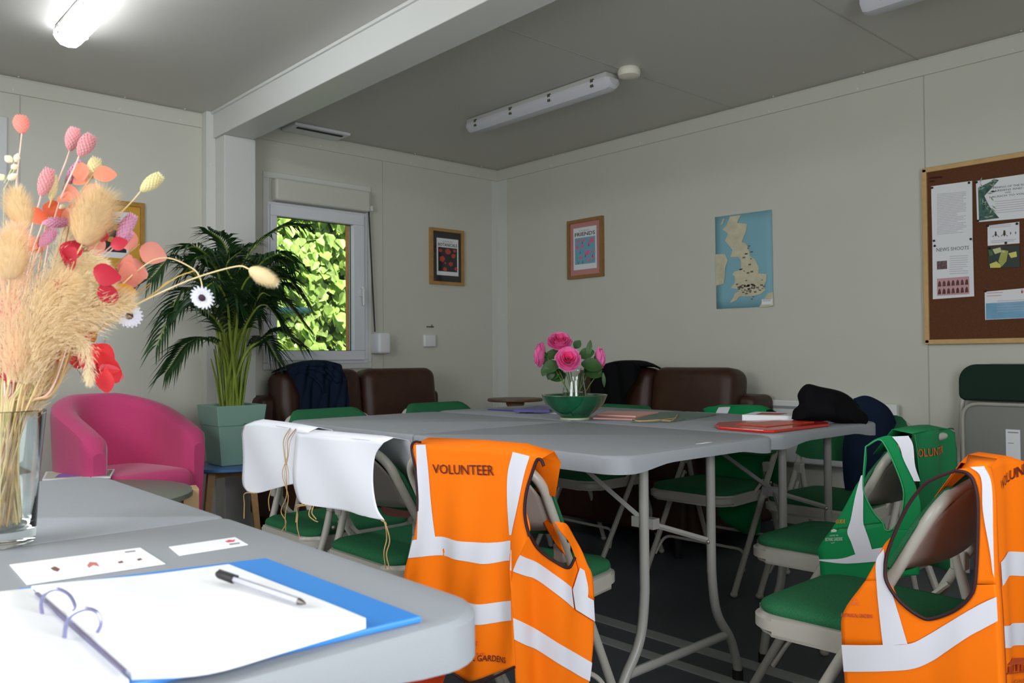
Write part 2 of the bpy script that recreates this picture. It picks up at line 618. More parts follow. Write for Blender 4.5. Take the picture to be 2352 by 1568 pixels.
# added window frames on solid walls, unseen, behind the two fill lamps
for nm, (x0, x1, y0, y1) in {'added_window_front': (-.25, 1.35, YF, YF+.03), }.items():
    o = MB()
    o.b2(x0, x1, y0, y1, .65, .70).b2(x0, x1, y0, y1, 2.0, 2.05).b2(x0, x0+.05, y0, y1, .7, 2.0).b2(x1-.05, x1, y0, y1, .7, 2.0).b2(.53, .57, y0, y1, .7, 2.0)
    struct(o.build(nm, PVC, smooth=False))
struct(MB().b2(XL, XL+.03, .7, 2.3, .8, .85).b2(XL, XL+.03, .7, 2.3, 1.95, 2.0).b2(XL, XL+.03, .7, .75, .85, 1.95).b2(XL, XL+.03, 2.25, 2.3, .85, 1.95).build('added_window_left', PVC, smooth=False))

# ---------------------------------------------------------------- outside: ivy wall
YI = 6.25
random.seed(11)
def surf(x, z):
    return YI + .22*noise.noise(Vector((x*1.7, z*1.7, 0))) + .1*noise.noise(Vector((x*5, z*5, 3)))
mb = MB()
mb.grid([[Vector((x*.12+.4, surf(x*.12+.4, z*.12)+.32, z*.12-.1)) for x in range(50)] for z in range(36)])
struct(mb.build('hedge', mat('hedge_shadow', (30, 58, 22), .9)))  # dark backing sheet, shade between the leaves put into its colour
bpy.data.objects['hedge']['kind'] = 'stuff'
tag(bpy.data.objects['hedge'], 'dark shade-coloured backing sheet behind the ivy leaves outside the window', 'hedge', kind='stuff')
mb = MB()
shape = [(0, 0, 0), (.36, .08, .10), (.5, .38, .05), (.3, .72, .04), (0, 1.05, -.08), (-.3, .72, .04), (-.5, .38, .05), (-.36, .08, .10)]
for i in range(9500):
    x = random.uniform(1.2, 5.2)
    z = random.uniform(-.05, 3.3)
    s = random.uniform(.055, .115)
    c = Vector((x, surf(x, z)-random.uniform(-.06, .10), z))
    nrm = Vector((random.gauss(0, .45), -1, random.gauss(.45, .4))).normalized()
    dn = Vector((random.gauss(0, .5), 0, -1))
    dn = (dn-nrm*dn.dot(nrm)).normalized()
    sd = nrm.cross(dn)
    vs = [mb.bm.verts.new(c+sd*(a*s)+dn*(b*s)+nrm*(h*s)) for a, b, h in shape]
    mb.bm.faces.new((vs[0], vs[1], vs[2], vs[3], vs[4]))
    mb.bm.faces.new((vs[0], vs[4], vs[5], vs[6], vs[7]))
iv = mb.build('ivy', leaf_mat('ivy_leaf', (150, 182, 88), .35, .45, .4), smooth=False)
tag(iv, 'sunlit green ivy leaves covering the wall outside the window', 'ivy', kind='stuff')
struct(MB().b2(-4, 9, YB+.1, 9, -.12, -.02).build('ground_outside', mat('ground', (110, 112, 90), .9), smooth=False))
p0, p1 = on_axis(600, 712, 1, 5.4), on_axis(712, 712, 1, 5.4)
tb = MB().tube([p0, p1], .022, 10)
tb.tube([p0+Vector((-.3, 0, .0)), p0], .022, 10).tube([p0+Vector((-.28, 0, 0)), (p0.x-.28, p0.y, -.02)], .02, 8)
tag(tb.build('handrail', mat('rail_teal', (120, 176, 178), .4)), 'pale teal metal rail crossing the left of the window view outside', 'rail')

# ---------------------------------------------------------------- ceiling fittings
LENS_OFF = mat('lens_off', (205, 205, 212), .3, trans=0, spec=.5)
LENS_ON = mat('lens_on', (255, 255, 255), .4, emit=(244, 248, 255), estr=15)
CLIP = mat('clip_metal', (90, 86, 66), .4)
def fixture(name, label, x, y0, y1, on, grp):
    t = thing(name, label, 'ceiling light', (x, (y0+y1)/2, ZC), 0, grp)
    MB().rbox((0, 0, -.02), (.10, y1-y0-.02, .036), .008, 2).build('housing', mat('light_housing', (188, 188, 184), .5), t)
    prof = [(-.056, -.03), (-.058, -.048), (-.05, -.062), (-.03, -.082), (0, -.088), (.03, -.082), (.05, -.062), (.058, -.048), (.056, -.03)]
    L = (y1-y0)/2
    rows = []
    for yy, k in ((-L, .55), (-L+.008, .85), (-L+.03, 1), (L-.03, 1), (L-.008, .85), (L, .55)):
        rows.append([Vector((a*k, yy, -.03+(b+.03)*k)) for a, b in prof])
    m = MB()
    m.grid(rows)
    m.poly([v for v in rows[0]])
    m.poly([v for v in rows[-1]][::-1])
    m.build('diffuser', LENS_ON if on else LENS_OFF, t, sharp=25)
    n = 4
    for k in range(n):
        yy = -L+.1+(2*L-.2)*k/(n-1)
        for sx in (-1, 1):
            MB().b2(sx*.053-.004, sx*.053+.009*0+.004, yy-.01, yy+.01, -.062, -.022).build('clip', CLIP if not on else LENS_OFF, t, smooth=False)
    return t
fixture('strip_light', 'glowing white strip light on the ceiling of the left bay', .94, 2.55, 3.86, True, None)
fixture('strip_light', 'unlit strip light on the ceiling beside the smoke detector', 3.12, 2.68, 3.80, False, None)
fixture('strip_light', 'unlit strip light cut by the top edge of the photo at right', 3.20, .25, 1.46, False, None)
sd = MB().lathe([(0, -.045), (.03, -.045), (.052, -.038), (.056, -.02), (.056, -.012), (.05, 0), (0, 0)], (3.14, 2.60, ZC))
tag(sd.build('smoke_detector', mat('detector', (226, 222, 208), .5)), 'round white smoke detector on the ceiling at the end of a strip light', 'smoke detector')
vt = thing('ceiling_vent', 'white slotted ceiling vent near the window wall beside the beam', 'vent', (2.52, 4.58, ZC))
MB().b2(-.19, .19, -.09, .09, -.018, 0).build('cover', WHITEPL, vt, smooth=False, bevel=.005)
MB().b2(-.155, .155, -.055, -.03, -.022, -.017).build('slot', DARK, vt, smooth=False)

# ---------------------------------------------------------------- folding trestle table
def rr(x0, x1, y0, y1, rads, n=8):
    """rounded rectangle outline, radii for (x0y0, x1y0, x1y1, x0y1)"""
    out = []
    for (cx, cy, a0, r) in ((x0, y0, 180, rads[0]), (x1, y0, 270, rads[1]), (x1, y1, 0, rads[2]), (x0, y1, 90, rads[3])):
        if r < 1e-4:
            out.append((cx, cy))
            continue
        ox = cx+r if cx == x0 else cx-r
        oy = cy+r if cy == y0 else cy-r
        for k in range(n+1):
            a = R(a0+90*k/n)
            out.append((ox+r*math.cos(a), oy+r*math.sin(a)))
    return out

def half_top(W, y0, y1, rads, endsign, r=.06):
    """half of the moulded top, its end lip arching thinner between the corners"""
    mb = MB()
    o = rr(-W/2, W/2, y0, y1, rads)
    # densify
    dn = []
    for a, b in zip(o, o[1:]+o[:1]):
        L = math.hypot(b[0]-a[0], b[1]-a[1])
        k = max(1, int(L/.03))
        for i in range(k):
            dn.append((a[0]+(b[0]-a[0])*i/k, a[1]+(b[1]-a[1])*i/k))
    cx, cy = 0, (y0+y1)/2
    yend = y0 if endsign < 0 else y1
    def zb(x, y):
        if abs(y-yend) < .03:
            t = min(1, max(0, (W/2-abs(x)-.06)/.16))
            t = t*t*(3-2*t)
            return -.047+.016*t
        return -.047
    def ins(p, d):
        hx, hy = W/2, (y1-y0)/2
        return (p[0]*(1-d/hx), cy+(p[1]-cy)*(1-d/hy))
    L = []
    for d, zz in ((.010, 0), (.004, -.002), (.0, -.008), (0, None), (.012, None)):
        ringv = []
        for p in dn:
            q = ins(p, d)
            ringv.append(mb.bm.verts.new((q[0], q[1], zz if zz is not None else zb(*p))))
        L.append(ringv)
    mb.bm.faces.new(L[0])
    n = len(dn)
    for a, b in zip(L, L[1:]):
        for k in range(n):
            mb.bm.faces.new((a[k], a[(k+1) % n], b[(k+1) % n], b[k]))
    under = [mb.bm.verts.new((*ins(p, .013), -.022)) for p in dn]
    for k in range(n):
        mb.bm.faces.new((L[-1][k], L[-1][(k+1) % n], under[(k+1) % n], under[k]))
    mb.bm.faces.new(under[::-1])
    return mb

def make_table(W, LEN, label, lg=.155, ft=.285, inset=.10, yfold=0.0, group=None):
    t = thing('folding_table', label, 'table', (0, 0, 0), 0, group)
    zt = .74
    c = .065
    for y0, y1, rads, sg in ((-LEN/2, yfold-.0015, (c, c, .012, .012), -1), (yfold+.0015, LEN/2, (.012, .012, c, c), 1)):
        o = half_top(W, y0, y1, rads, sg).build('tabletop', TOP, t, sharp=35)
        o.location = (0, 0, zt)
    for sg in (-1, 1):
        ye = sg*(LEN/2-inset)
        for sx in (-1, 1):
            pts = [(sx*lg, ye, zt-.022), (sx*lg, ye, .33), (sx*(lg+.02), ye, .22), (sx*(ft-.03), ye, .13), (sx*ft, ye, .0+.04), (sx*ft, ye, .012)]
            lo = MB().tube(crom([Vector(p) for p in fillet(pts, .05, 4)], 2), .0135, 12).build('leg', TMETAL, t)
            MB().lathe([(0, 0), (.0165, 0), (.0165, .032), (0, .032)], (sx*ft, ye, 0), 14).build('foot_cap', DARK, lo)
            MB().ell((sx*(lg-.015), ye, .44), (.006, .006, .006), 8, 6).build('rivet', RUST, lo)
        MB().tube([(-.235, ye, .15), (.235, ye, .15)], .010, 10, flat=1.3).build('crossbar', TMETAL, t)
        hub = Vector((0, ye-sg*.12, .50))
        top = Vector((0, ye-sg*.50, zt-.03))
        br = MB()
        br.tube([hub, top], .012, 4, flat=.7)
        br.box((0, ye-sg*.12, .50), (.03, .08, .03))
        bo = br.build('folding_brace', TMETAL, t)
        for sx in (-1, 1):
            MB().tube([hub, (sx*lg, ye, .44)], .009, 6).build('strut', TMETAL, bo)
        MB().tube([(-lg-.08, ye, zt-.03), (lg+.08, ye, zt-.03)], .013, 10).build('pivot_bar', TMETAL, t)
    return t

tA = make_table(.742, 1.74, 'grey folding table on the camera side of the joined pair, bowl of roses on it', group=None)
tA.matrix_basis = Matrix.Translation((1.912, 2.19, 0))
tA.location = (1.912, 2.19, 0)
tB = copy_tree(tA)
tB.location = (2.662, 2.21, 0)
tB['label'] = 'grey folding table on the wall side of the joined pair, black bag on its end'
tC = make_table(.78, 1.30, 'large grey folding table in the foreground with ring binder and vase', lg=.16, ft=.28, inset=.05)
tC.location = (.147, 1.262, 0)

# ---------------------------------------------------------------- folding chair (faces +x, origin under the back)
def make_chair():
    t = thing('folding_chair', 'x', 'chair')
    W = .225
    zt, xt = .785, -.01
    xf = .44
    def fx(z):
        return xt + (xf-xt)*(zt-z)/zt
    zc = .52
    xc = fx(zc)
    # inverted U of the back
    U = [(xc, -W, zc), (xt+.02, -W, zt-.05), (xt, -W+.05, zt-.008), (xt, W-.05, zt-.008), (xt+.02, W, zt-.05), (xc, W, zc)]
    U[1] = (fx(zt-.04), -W, zt-.04)
    U[4] = (fx(zt-.04), W, zt-.04)
    U[2] = (xt-.001, -W+.09, zt)
    U[3] = (xt-.001, W-.09, zt)
    U2 = fillet(U, .09, 8)
    U2 = [p if abs(p.y) > W-.075 or p.z < zt-.02 else Vector((p.x-.02*(1-(p.y/(W-.075))**2), p.y, p.z)) for p in U2]
    mid = [Vector((xt-.001-.02*(1-(y/(W-.075))**2), y, zt)) for y in [(-W+.10)+(2*W-.20)*k/8 for k in range(9)]]
    h = len(U2)//2
    U2 = [p for p in U2 if p.y < -W+.10] + mid + [p for p in U2 if p.y > W-.10]
    MB().tube(U2, .0125, 12).build('back_frame', BEIGE, t)
    # curved metal shell with pad
    def arc(u):
        return .022*(1-u*u)
    def col(u, x_off, zlo, zhi):
        rows = []
        for k in range(9):
            z = zlo+(zhi-zlo)*k/8
            rows.append(z)
        return rows
    zlo, zhi = .595, .775
    rows = []
    n = 20
    for k in range(7):
        rw = []
        for i in range(n+1):
            u = -1+2*i/n
            zh = zhi - .09*max(0, (abs(u)-.6)/.4)**2
            z = zlo+.012*u*u+(zh-zlo-.012*u*u)*k/6
            rw.append(Vector((fx(z)-.004-arc(u)*1.0, u*(W-.012), z)))
        rows.append(rw)
    MB().grid(rows).build('backrest', SHELL, t, solid=.002)
    m = MB()
    rf, rb = [], []
    for k in range(11):
        a = k/10
        f, b = [], []
        for i in range(n+1):
            u = -1+2*i/n
            zh = zhi+.024 - .10*max(0, (abs(u)-.6)/.4)**2
            zl = zlo-.005+.02*max(0, (abs(u)-.7)/.3)**2
            z = zl+(zh-zl)*a
            pf = (1-abs(2*a-1)**4)*(1-abs(u)**8)
            f.append(Vector((fx(z)+.021-arc(u)*.9+.020*pf, u*(W+.012), z)))
            b.append(Vector((fx(z)+.012-arc(u)*.9, u*(W+.012), z)))
        rf.append(f)
        rb.append(b)
    m.grid(rf).grid(rb)
    for a, b in zip(rf, rf[1:]):
        pass
    for side in (0, -1):
        m.grid([[r[side] for r in rf], [r[side] for r in rb]])
    m.grid([rf[0], rb[0]]).grid([rf[-1], rb[-1]])
    bmesh.ops.remove_doubles(m.bm, verts=m.bm.verts, dist=.0004)
    m.build('backrest_pad', GREEN, t, sharp=60)
    # seat
    so = [(.045, -.175), (.045, .175)]
    out = []
    for (cx, cy, a0, r) in ((.465, -.205, 270, .075), (.465, .205, 0, .075), (.045, .19, 90, .05), (.045, -.19, 180, .05)):
        ox = cx-r if cx > .2 else cx+r
        oy = cy+r if cy < 0 else cy-r
        for k in range(8):
            a = R(a0+90*k/7)
            out.append((ox+r*math.cos(a), oy+r*math.sin(a)))
    p = MB().prism(out, .392, .440)
    bmesh.ops.bevel(p.bm, geom=[e for e in p.bm.edges if abs(e.verts[0].co.z-e.verts[1].co.z) < 1e-5], offset=.012, segments=3, affect='EDGES')
    p.build('seat_pan', BEIGE, t, sharp=50)
    m = MB()
    L = []
    cc = Vector((.255, 0, 0))
    for sc, z in ((.93, .436), (.955, .446), (.94, .456), (.88, .464), (.7, .469), (.4, .471)):
        L.append([m.bm.verts.new((cc.x+(x-cc.x)*sc, y*sc, z)) for x, y in out])
    nn = len(out)
    for a, b in zip(L, L[1:]):
        for k in range(nn):
            m.bm.faces.new((a[k], a[(k+1) % nn], b[(k+1) % nn], b[k]))
    m.bm.faces.new(L[-1])
    m.bm.faces.new(L[0][::-1])
    m.build('seat', GREEN, t, sharp=60)
    # legs
    for s in (-1, 1):
        y = s*W
        lo = MB().tube([(xc, y, zc), (fx(.02), y, .02)], .0125, 12).build('leg', BEIGE, t)
        MB().ell((fx(.014), y, .014), (.016, .016, .014), 10, 8).build('foot_cap', BEIGE, lo)
        y2 = s*(W-.027)
        lo = MB().tube(fillet([(fx(.56)+.015, y2, .56), (.10, y2, .42), (-.045, y2, .02)], .06), .0115, 12).build('leg', BEIGE, t)
        MB().ell((-.046, y2, .014), (.015, .015, .014), 10, 8).build('foot_cap', BEIGE, lo)
        MB().ell((.125, s*(W-.005), .47), (.007, .007, .007), 8, 6).build('rivet', RUST, lo)
        MB().box((fx(.55)+.004, s*(W-.014), .545), (.035, .034, .045)).build('hinge_bracket', BEIGE, t, bevel=.004)
        MB().tube([(fx(.50)+.0, s*(W-.02), .485), (.215, s*(W-.035), .425)], .007, 6).build('seat_link', BEIGE, t)
    MB().tube(fillet([(fx(.14), -W, .10), (fx(.22)-.0, -W+.02, .185), (fx(.22), W-.02, .185), (fx(.14), W, .10)], .04), .007, 8).build('stretcher', BEIGE, t)
    y2 = W-.027
    MB().tube(fillet([(-.01, -y2, .12), (.01, -y2+.02, .19), (.01, y2-.02, .19), (-.01, y2, .12)], .04), .007, 8).build('stretcher', BEIGE, t)
    return t
ch = make_chair()
G = 'folding chairs around the joined tables'
c1 = place(ch, True, (1.222, 1.515, 0), R(14), 'green padded folding chair with an orange vest draped over it at the table front', G)
c2 = place(ch, False, (1.19, 2.04, 0), R(0), 'green padded folding chair under the white apron nearest the orange vest', G)
c3 = place(ch, False, (1.205, 2.52, 0), R(0), 'green padded folding chair under the white apron beside the armchair', G)
c4 = place(ch, False, (1.93, 3.42, 0), R(-88), 'green padded folding chair at the window end of the tables, left one', G)
c5 = place(ch, False, (2.58, 3.44, 0), R(-92), 'green padded folding chair at the window end of the tables, right one', G)
c6 = place(ch, False, (3.29, 2.78, 0), R(178), 'green padded folding chair behind the bowl of roses on the wall side', G)
c7 = place(ch, False, (3.36, 2.14, 0), R(181), 'green padded folding chair on the wall side with a folded green vest on its back', G)
c8 = place(ch, False, (3.42, 1.60, 0), R(180), 'folding chair on the wall side covered by a dark jacket behind the black bag', G)
c9 = place(ch, False, (1.825, .60, 0), R(90), 'nearest green padded folding chair at right, orange vest hung on its back', G)
c10 = place(ch, False, (2.36, .92, 0), R(90), 'green padded folding chair at right with a bright green vest on its back', G)
for c_, q_ in ((c1, (1, .86, .965, 1)), (c2, (1, .97, .965, 1)), (c3, (1, .92, .965, 1)), (c4, (1, 1, .945, 1)), (c5, (1, 1, .945, 1)), (c6, (1, 1, .92, 1)), (c7, (1, 1, .92, 1)), (c8, (1, 1, .92, 1))):
    c_.matrix_basis = c_.matrix_basis @ Matrix.Diagonal(q_)
c9.matrix_basis = c9.matrix_basis @ Matrix.Scale(.945, 4)
c10.matrix_basis = c10.matrix_basis @ Matrix.Scale(.97, 4)
# folded chair leaning on the wall
fc = thing('folding_chair', 'folding chair folded flat and leaned against the wall below the notice board', 'chair', (4.0, 1.185, 0), R(180))
W = .225
U = [(.10, -W, .02), (-.02, -W, .80), (-.035, -W+.06, .93), (-.035, W-.06, .93), (-.02, W, .80), (.10, W, .02)]
MB().tube(fillet(U, .08, 8), .0115, 12).build('back_frame', BEIGE, fc)
pf = MB().prism(rr(-.235, .235, .775, .938, (.03, .03, .075, .075)), -.03, 0, M=Matrix(((0, 0, 1, 0), (1, 0, 0, 0), (0, 1, 0, 0), (0, 0, 0, 1))))
pf.build('backrest_pad', mat('dark_green_fabric', (20, 44, 34), .9), fc, bevel=.01)
o = MB()
ol = rr(-.205, .205, .40, .765, (.05, .05, .07, .07))
o.prism(ol, 0, .012, M=Matrix(((0, 0, 1, .035), (1, 0, 0, 0), (0, 1, 0, 0), (0, 0, 0, 1))))
o.build('seat_pan', mat('seat_underside', (132, 134, 128), .5), fc, smooth=False)
MB().tube(fillet([(.052, -.2, .4), (.052, -.2, .765), (.052, .2, .765), (.052, .2, .4)], .07, 8), .008, 8).build('seat_rim', BEIGE, fc)
for s in (-1, 1):
    MB().tube([(.06, s*.19, .02), (.02, s*.19, .6)], .011, 10).build('leg', BEIGE, fc)
MB().b2(.0475, .049, -.03, .025, .49, .66).build('sticker', PAPER, fc, smooth=False)
MB().b2(.049, .0495, -.022, .018, .645, .65).b2(.049, .0495, -.022, 0, .60, .603).build('print', GREYINK, fc, smooth=False)
# ---------------------------------------------------------------- sofas
def sofa(label, loc, rz, width, cush, arms=(1, 1)):
    """faces +x; back along x=0; width along y"""
    t = thing('leather_sofa', label, 'sofa', loc, rz)
    w = width
    MB().rbox((.42, 0, .24), (.80, w, .26), .03).build('base', LEATHER, t)
    MB().rbox((.13, 0, .535), (.22, w+.05, .48), .04).build('back_frame', LEATHER, t)
    n = cush
    cw = (w-.10)/n
    for k in range(n):
        y = -w/2+.05+cw*(k+.5)
        MB().rbox((.24, y, .70), (.20, cw-.006, .44), .07, 5, M=Matrix.Rotation(R(-7), 3, 'Y')).build('back_cushion', LEATHER, t)
        MB().rbox((.50, y, .41), (.56, cw-.006, .16), .05, 4).build('seat_cushion', LEATHER, t)
    for s, on in zip((-1, 1), arms):
        if on:
            MB().rbox((.42, s*(w/2-.01), .33), (.74, .09, .46), .03, 4).build('arm', LEATHER, t)
    for sx in (.08, .76):
        for s in (-1, 1):
            MB().tube([(sx, s*(w/2-.08), 0), (sx, s*(w/2-.08), .12)], .02, 8).build('leg', DARK, t)
    return t
sofa('brown leather sofa under the window with a navy coat over its back', (2.695, 4.64, 0), R(-90), 1.22, 2, (1, 0))
sofa('brown leather sofa along the right wall behind the roses', (4.07, 2.985, 0), R(180), 1.20, 2, (0, 1))

# side table between the sofas
st = thing('side_table', 'small round dark wood pedestal table in the corner between the sofas', 'side table', (3.62, 3.98, 0))
WOODD = mat('dark_wood', (104, 74, 52), .4, noise_amt=.2, noise_scale=20)
MB().lathe([(0, .70), (.175, .70), (.182, .706), (.178, .718), (0, .72)], seg=40).build('table_top', WOODD, st)
MB().lathe([(0, 0), (.13, 0), (.13, .012), (.03, .03), (.022, .3), (.022, .62), (.06, .68), (.06, .70), (0, .70)], seg=24).build('pedestal', mat('mid_wood', (150, 116, 84), .5), st)

# wall heater
ht = thing('wall_heater', 'white electric panel heater on the right wall behind the dark jacket', 'heater', (4.07, 2.08, .415))
MB().b2(-.035, .0, -.37, .37, 0, .33).build('panel', WHITEPL, ht, smooth=False, bevel=.008)
MB().b2(-.0375, -.034, -.30, .30, .285, .30).build('grille', GREYINK, ht, smooth=False)
MB().b2(0, .028, -.2, .2, .05, .28).build('bracket', WHITEPL, ht, smooth=False)

# ---------------------------------------------------------------- tub armchair (faces +x)
ac = thing('tub_armchair', 'magenta fabric tub armchair against the left bay wall', 'armchair', (1.225, 4.04, 0), R(-76))
ac.matrix_basis = ac.matrix_basis @ Matrix.Diagonal((.88, .86, 1, 1))
def tub(mb, wo, th, zb, z_front, z_back, n=40):
    """U wall around the seat"""
    def center(t):
        # t 0..1 : right arm front -> back -> left arm front
        r = wo-th/2
        La, Lb = .26, math.pi*r
        T = La*2+Lb
        s = t*T
        if s < La:
            return Vector((La-s+.0, -r, 0)), Vector((0, -1, 0)), 0
        if s < La+Lb:
            a = -math.pi/2-(s-La)/r
            return Vector((r*math.cos(a), r*math.sin(a), 0)), Vector((math.cos(a), math.sin(a), 0)), math.sin((s-La)/Lb*math.pi)
        return Vector((s-La-Lb, r, 0)), Vector((0, 1, 0)), 0
    rings = []
    for i in range(n+1):
        c, o, k = center(i/n)
        x = c.x
        zt = z_front+(z_back-z_front)*min(1, max(0, (.26-x)/(.26+wo*.75)))**.8
        e = min(i, n-i)/n
        tt = th*(1 if e > .02 else (.55 if e == 0 else .9))
        zt2 = zt-(0 if e > .02 else (.035 if e == 0 else .006))
        sec = []
        for a, b in ((-.5, 0), (-.5, .5), (-.5, .93), (-.44, .98), (-.25, 1.0), (0, 1.005), (.25, 1.0), (.44, .98), (.5, .93), (.5, .5), (.42, 0)):
            fl = 1-.0*b
            z = zb+(zt2-zb)*b
            off = a*tt - (.035*(1-b) if a > 0 else 0)
            sec.append(c+o*off+Vector((0, 0, z)))
        rings.append(sec)
    mb.grid(rings)
    mb.poly(rings[0])
    mb.poly(rings[-1][::-1])
    mb.poly([r[0] for r in rings] + [r[-1] for r in rings[::-1]])
    return mb
tub(MB(), .345, .125, .10, .625, .825).build('shell', PINKF, ac, sharp=50)
MB().rbox((.04, 0, .42), (.53, .455, .13), .05, 5, puff=.012).build('seat', PINKF, ac)
MB().rbox((.02, 0, .235), (.48, .455, .25), .02, 3).build('base', PINKF, ac)
for x, y in ((-.2, -.2), (-.2, .2), (.22, -.26), (.22, .26)):
    MB().tube([(x, y, 0), (x, y, .11)], .02, 8).build('leg', DARK, ac)

# round coffee table with magazines
ct = thing('coffee_table', 'round grey green coffee table in front of the armchair', 'coffee table', (.88, 3.33, 0))
MB().lathe([(0, .462), (.35, .462), (.37, .470), (.37, .488), (.362, .492), (0, .492)], seg=48).build('table_top', mat('sage_laminate', (128, 136, 122), .4), ct)
for a in (-20, 100, 220):
    c, s = math.cos(R(a)), math.sin(R(a))
    MB().tube([(c*.30, s*.30, .46), (c*.37, s*.37, 0)], [.030, .018], 4, flat=.5).build('leg', mat('birch', (214, 178, 128), .5), ct)
MB().box((.345, -.10, .44), (.055, .10, .10), R(-15)).build('corner_block', mat('birch', (214, 178, 128), .5), ct)
def magazine(label, bl, br, tr, tl, z, n, patches):
    t = thing('magazine', label, 'magazine', tuple(bl))
    q = quad_fn(bl, br, tr, tl)
    m = MB()
    for (u, v, dz) in ((0, 0, 0),):
        a = [q(0, 0), q(1, 0), q(1, 1), q(0, 1)]
        vs = [m.bm.verts.new(p) for p in a]+[m.bm.verts.new(p+Vector((0, 0, .006))) for p in a]
        m.bm.faces.new(vs[:4][::-1])
        m.bm.faces.new(vs[4:])
        for k in range(4):
            m.bm.faces.new((vs[k], vs[(k+1) % 4], vs[4+(k+1) % 4], vs[4+k]))
    m.build('pages', PAPER, t, smooth=False, world=True)
    for i, (pts, c) in enumerate(patches):
        MB().poly([q(u, v)+Vector((0, 0, .0066+.0002*i)) for u, v in pts]).build('cover_picture', mat('mag_%d_%d_%d' % c, c, .5), t, smooth=False, world=True)
    return t
def Zp(px, py, z):
    d = sight(px, py)
    return EYE + d*((z-H)/d.z)
z = .4925
magazine('open magazine with purple flowers on the round coffee table, left one', Zp(97, 1104, z), Zp(206, 1100, z), Zp(214, 1083, z), Zp(105, 1086, z), z, 0,
    [([(.04, .08), (.95, .1), (.95, .9), (.05, .9)], (196, 208, 180)), ([(.25, .15), (.8, .2), (.75, .7), (.5, .85), (.3, .55)], (140, 112, 196)), ([(.55, .5), (.8, .45), (.85, .85), (.6, .9)], (206, 180, 196))])
magazine('small picture card with pink flower beside the open magazine on the coffee table', Zp(210, 1099, z), Zp(254, 1098, z), Zp(264, 1080, z), Zp(216, 1082, z), z, 0,
    [([(.08, .1), (.92, .1), (.92, .9), (.08, .9)], (120, 150, 124)), ([(.2, .5), (.8, .55), (.7, .9), (.3, .85)], (214, 140, 176))])

# ---------------------------------------------------------------- blue stool, pot, palm
PX, PY = 1.785, 4.14
sl = thing('round_side_table', 'round blue topped side table with wooden legs under the potted palm', 'side table', (PX, PY, 0))
MB().lathe([(0, .425), (.205, .425), (.215, .432), (.215, .444), (.208, .448), (0, .448)], seg=48).build('table_top', mat('blue_laminate', (72, 112, 158), .3), sl)
WOODL = mat('stool_wood', (178, 136, 84), .5, noise_amt=.1)
for a in (205, 290, 25, 115):
    c, s = math.cos(R(a)), math.sin(R(a))
    MB().tube([(c*.14, s*.14, .425), (c*.20, s*.20, 0)], [.024, .016], 4).build('leg', WOODL, sl, smooth=False)
MB().box((0, 0, .405), (.27, .025, .035), R(25)).box((0, 0, .405), (.27, .025, .035), R(115)).build('apron_rail', WOODL, sl, smooth=False)
pp = thing('plant_pot', 'square sage green tapered planter standing on the blue side table', 'plant pot', (PX, PY, .4485))
POTM = mat('sage_plastic', (132, 168, 156), .45)
def frust(mb, w0, w1, z0, z1, inside=None):
    a = [Vector((sx*w0/2, sy*w0/2, z0)) for sx, sy in ((-1, -1), (1, -1), (1, 1), (-1, 1))]
    b = [Vector((sx*w1/2, sy*w1/2, z1)) for sx, sy in ((-1, -1), (1, -1), (1, 1), (-1, 1))]
    va, vb = [mb.bm.verts.new(p) for p in a], [mb.bm.verts.new(p) for p in b]
    mb.bm.faces.new(va[::-1])
    for k in range(4):
        mb.bm.faces.new((va[k], va[(k+1) % 4], vb[(k+1) % 4], vb[k]))
    if inside:
        vc = [mb.bm.verts.new(p*inside+Vector((0, 0, p.z*(1-inside)))) for p in b]
        vd = [mb.bm.verts.new(Vector((p.x*inside*.97, p.y*inside*.97, z1-.04))) for p in b]
        for k in range(4):
            mb.bm.faces.new((vb[k], vb[(k+1) % 4], vc[(k+1) % 4], vc[k]))
            mb.bm.faces.new((vc[k], vc[(k+1) % 4], vd[(k+1) % 4], vd[k]))
        mb.bm.faces.new(vd)
    else:
        mb.bm.faces.new(vb)
    return mb
frust(MB(), .180, .232, 0, .205).build('pot_body', POTM, pp, smooth=False, bevel=.006)
frust(MB(), .240, .262, .202, .305, .94).build('pot_rim', POTM, pp, smooth=False, bevel=.006)
MB().b2(-.112, .112, -.112, .112, .262, .272).build('soil', mat('soil', (52, 40, 30), .95), pp, smooth=False)

